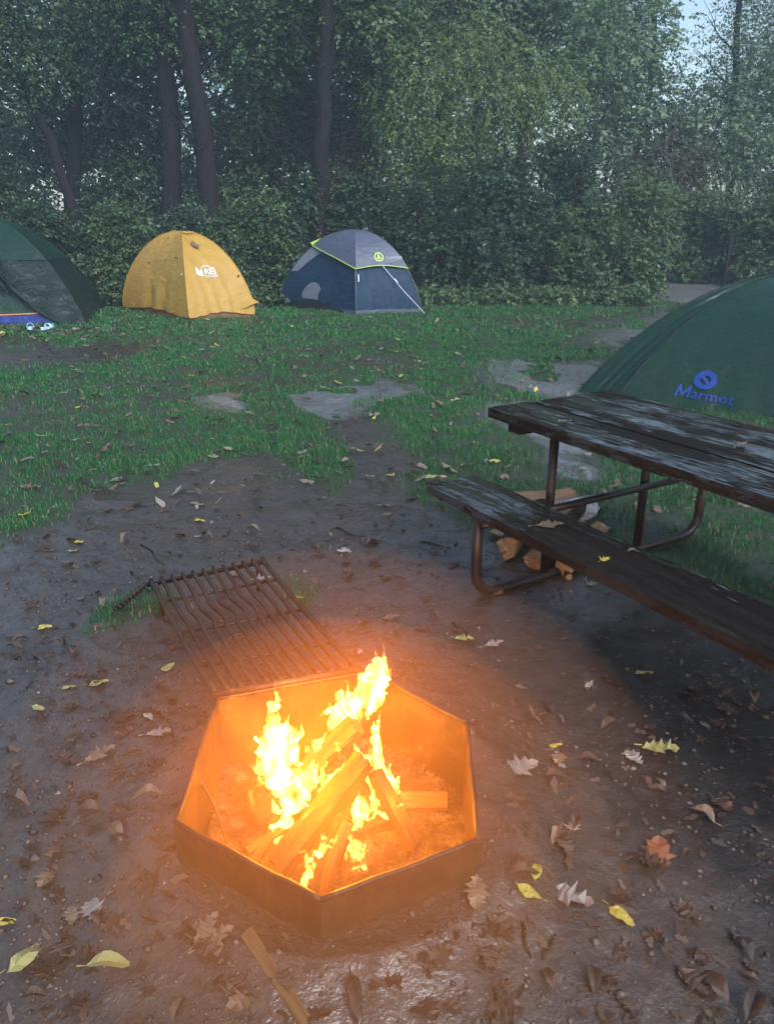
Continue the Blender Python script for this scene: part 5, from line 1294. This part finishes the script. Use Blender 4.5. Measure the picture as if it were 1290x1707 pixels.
for zn, (x0, y0, x1, y1), cnt in ZONES:
    made = 0
    while made < cnt:
        # even in the ground plane rather than in the picture
        a, b = random.uniform(x0, x1), y0 + (y1 - y0) * random.random() ** 1.25
        p = gz(a, b)
        if inside(ring_poly, np.array([p.x]), np.array([p.y]))[0]: continue
        w = random.choices(WHAT, [q[2] for q in WHAT])[0]
        put_leaf(p.x, p.y, w[0], w[1], random.uniform(0.04, 0.092), '%s among those lying %s' % (w[3], zn), 'loose leaves ' + zn); made += 1
def leaf_litter():
    """the many small scraps nobody could count: on the lawn and at the edge of the wood"""
    V = []; F = []; T = []
    n = 3200
    y = np.concatenate([rng.uniform(4.0, 16.3, 1500), 0.9 + 3.4 * rng.random(1300) ** 1.3, rng.uniform(11.0, 12.4, 400)]); x = rng.uniform(-0.56, 0.56, n) * (y + 0.6)
    x[2800:] = rng.uniform(-7, -3.6, 400)
    k = ~inside(ring_poly, x, y); x, y = x[k], y[k]; n = len(x)
    z = ground_h(x, y) + 0.004 + np.where(y > 4.3, 0.022, 0.0); s = rng.uniform(0.022, 0.060, n) * np.where(y < 4.2, 0.42, 1.0)
    a = rng.uniform(0, 2 * PI, n); d = np.stack([np.cos(a), np.sin(a), rng.normal(0, .25, n)], -1); sd = np.stack([-np.sin(a), np.cos(a), rng.normal(0, .25, n)], -1)
    c = np.stack([x, y, z], -1); S = s[:, None]
    shape = [(-1, 0), (-.35, .5), (.1, .25), (.4, .55), (1, .1), (.45, -.35), (.05, -.2), (-.45, -.55)]
    P = np.stack([c + d * S * q[0] * rng.uniform(.7, 1.2, (n, 1)) + sd * S * q[1] * rng.uniform(.5, 1.2, (n, 1)) + np.array([0, 0, 1]) * S * np.abs(rng.normal(0, .15, (n, 1))) for q in shape], 1).reshape(-1, 3)
    f = np.arange(n * 8).reshape(n, 8)
    t = np.clip(rng.normal(0.4, 0.25, n), 0, 0.85); t[rng.random(n) < 0.04] = 1.0; t = np.where(y < 4.2, t * 0.38, t)
    m = NT('leaf_scraps'); col = m.ramp(m.attr('tint').outputs['Fac'], [(0, (0.03, 0.018, 0.013)), (0.5, (0.15, 0.10, 0.07)), (0.85, (0.25, 0.205, 0.165)), (1.0, (0.46, 0.38, 0.09))])
    tag(link('leaf_litter', npmesh('leaf_litter', P, f, t), m.done(m.pbr(col, 0.45))), 'small leaf scraps strewn over lawn and mud', 'leaf litter', kind='stuff')
leaf_litter()
# leaves stuck on the yellow tent
for k, (f, u, t) in enumerate([(0, .55, .30), (0, .62, .48), (0, .85, .46), (0, .95, .60), (0, .30, .52), (0, .42, .22), (1, .30, .10), (1, .93, .62)]):
    p = YT.pt(f, u, t, 0.05, 0.05); nrm = (p - Vector((YT.o.x, YT.o.y, 0.3))).normalized()
    o = put_leaf(p.x, p.y, 'oval', 'lf_brown' if k % 3 else 'lf_olive', 0.075, 'one of the small wet leaves stuck to the yellow tent', 'leaves stuck to the yellow tent', z=p.z)
    o.rotation_euler = nrm.to_track_quat('Z', 'Y').to_euler()

# ------------------------------------------------------------------ sticks, crumbs
log('stick', 'pale split stick lying in front of the fire ring at the bottom edge', gz(412, 1560) + Vector((0, 0, 0.012)), gz(512, 1712) + Vector((0, 0, 0.012)), 0.015, 'slab', ('kindling', 'kindling', 'kindling'), cat='stick', twist=0.2)
TW = [((430, 1300), (470, 1345)), ]
for k, (a, b, lab) in enumerate([((265, 1190), (292, 1235), 'short curved twig on the mud left of the ring'), ((755, 1040), (790, 1075), 'short twig on the mud right of the grate'), ((870, 1540), (885, 1600), 'bent twig on the mud below the yellow leaf pair'),
        ((770, 1110), (800, 1120), 'thin straight twig on the mud right of the back of the ring'), ((560, 880), (640, 905), 'long thin twig on the grey mud beyond the grate'), ((235, 910), (275, 940), 'dark twig on the mud beyond the coil handle'),
        ((905, 1600), (925, 1560), 'thin twig at lower right below the oak leaf'), ((1000, 1130), (1060, 1150), 'dark twig on the mud under the bench edge'), ((820, 1650), (850, 1690), 'dark twig near the bottom edge right of centre'), ((700, 905), (752, 915), 'pale straw lying near the bench leg')]):
    p0 = gz(*a); p1 = gz(*b); mb = MB(); P = wiggle(p0 + Vector((0, 0, .006)), p1 + Vector((0, 0, .006)), 6, (p1 - p0).length * 0.07)
    for q in P: q.z = gh(q.x, q.y) + 0.006
    o = P[0].copy(); mb.tube([q - o for q in P], [0.0045 - 0.0004 * i for i in range(7)], 6); tag(mb.build('twig', M['logbark'], None, smooth=True, loc=o), lab, 'twig', 'twigs on the mud')
def crumbs():
    n = 15000; y = 0.75 + rng.random(n) ** 1.4 * 4.6; x = rng.uniform(-0.62, 0.66, n) * (y + 0.35)
    k = ~inside(ring_poly, x, y); x, y = x[k], y[k]; g, _ = turf_mask(x, y); k = g < 0.5; x, y = x[k], y[k]
    cl = fbm(x * 4, y * 4, 71, 3); k = rng.random(len(x)) < np.clip((cl - 0.25) * 3, 0.08, 1); x, y = x[k], y[k]; n = len(x)
    s = rng.gamma(2.0, 0.0016, n) + 0.0015; z = ground_h(x, y)
    base = np.array([[1, 0, 0], [0, 1, 0], [-1, 0, 0], [0, -1, 0], [0, 0, .8], [0, 0, -.6]]); fc = np.array([[0, 1, 4], [1, 2, 4], [2, 3, 4], [3, 0, 4], [1, 0, 5], [2, 1, 5], [3, 2, 5], [0, 3, 5]])
    a = rng.uniform(0, 6.28, n); ca, sa = np.cos(a), np.sin(a)
    b = base[None] * rng.uniform(.6, 1.5, (n, 6, 1)) * s[:, None, None]
    v = np.stack([b[..., 0] * ca[:, None] - b[..., 1] * sa[:, None] + x[:, None], b[..., 0] * sa[:, None] + b[..., 1] * ca[:, None] + y[:, None], b[..., 2] * 0.8 + z[:, None] + s[:, None] * 0.15], -1).reshape(-1, 3)
    f = (fc[None] + (np.arange(n) * 6)[:, None, None]).reshape(-1, 3)
    t = np.repeat(rng.random(n), 8)
    m = NT('soil_crumbs'); col = m.ramp(m.attr('tint').outputs['Fac'], [(0, (0.03, 0.025, 0.022)), (0.8, (0.10, 0.082, 0.07)), (0.96, (0.12, 0.10, 0.09)), (1.0, (0.20, 0.185, 0.175))])
    tag(link('soil_crumbs', npmesh('soil_crumbs', v, f, t), m.done(m.pbr(col, 0.6))), 'crumbs of soil and small pebbles scattered over the mud', 'soil', kind='stuff')
crumbs()

# ------------------------------------------------------------------ air: haze over the clearing, smoke added round the fire as its glare
def volume(name, verts_faces, density, color, label, aniso=0.0):
    t = NT(name + '_air'); pv = t.n('ShaderNodeVolumePrincipled', {'Density': density, 'Color': (*color, 1), 'Anisotropy': aniso}); t.lk(pv.outputs[0], t.out.inputs['Volume'])
    mb = MB(); mb.add(*verts_faces); return tag(mb.build(name, t.m), label, name, kind='stuff')
def box_vf(x0, x1, y0, y1, z0, z1):
    V = [(x, y, z) for z in (z0, z1) for x, y in ((x0, y0), (x1, y0), (x1, y1), (x0, y1))]
    return V, [(3, 2, 1, 0), (4, 5, 6, 7), (0, 1, 5, 4), (1, 2, 6, 5), (2, 3, 7, 6), (3, 0, 4, 7)]
volume('haze', box_vf(-165, 165, -165, 165, -1.2, 15), HAZE_DENSITY, (0.66, 0.87, 1.0), 'thin bluish damp haze hanging over the whole clearing')
def ball_vf(c, r, nu=24, nv=12):
    V = []; 
    for j in range(nv + 1):
        for i in range(nu): a = 2 * PI * i / nu; b = PI * j / nv; V.append((c[0] + r[0] * math.sin(b) * math.cos(a), c[1] + r[1] * math.sin(b) * math.sin(a), c[2] + r[2] * math.cos(b)))
    return V, [(j * nu + i, (j + 1) * nu + i, (j + 1) * nu + (i + 1) % nu, j * nu + (i + 1) % nu) for j in range(nv) for i in range(nu)]
GLOW = [(0.86, 0.14, 'faint smoke added as orange glare, widest around the campfire'), (0.68, 0.26, 'thin smoke added as orange glare around the fire ring'), (0.52, 0.36, 'smoke added as orange glare low over the fire ring')]
GLOW_FRONT = (0.42, 0.55, 'smoke added as orange glare over the front edge of the fire ring')
for r, d, lab in GLOW:
    volume('glow', ball_vf((RC.x + 0.0, RC.y - 0.26, 0.10), (r, r * 0.95, r * 0.95), 40, 20), GLOW_DENSITY * d, (0.95, 0.50, 0.14), lab)  # orange tint puts the fire's glow into the volume colour
volume('glow', ball_vf((RC.x + 0.01, RC.y - 0.42, 0.20), (0.50, 0.34, 0.30), 32, 16), GLOW_DENSITY * GLOW_FRONT[1], (0.95, 0.50, 0.14), GLOW_FRONT[2])
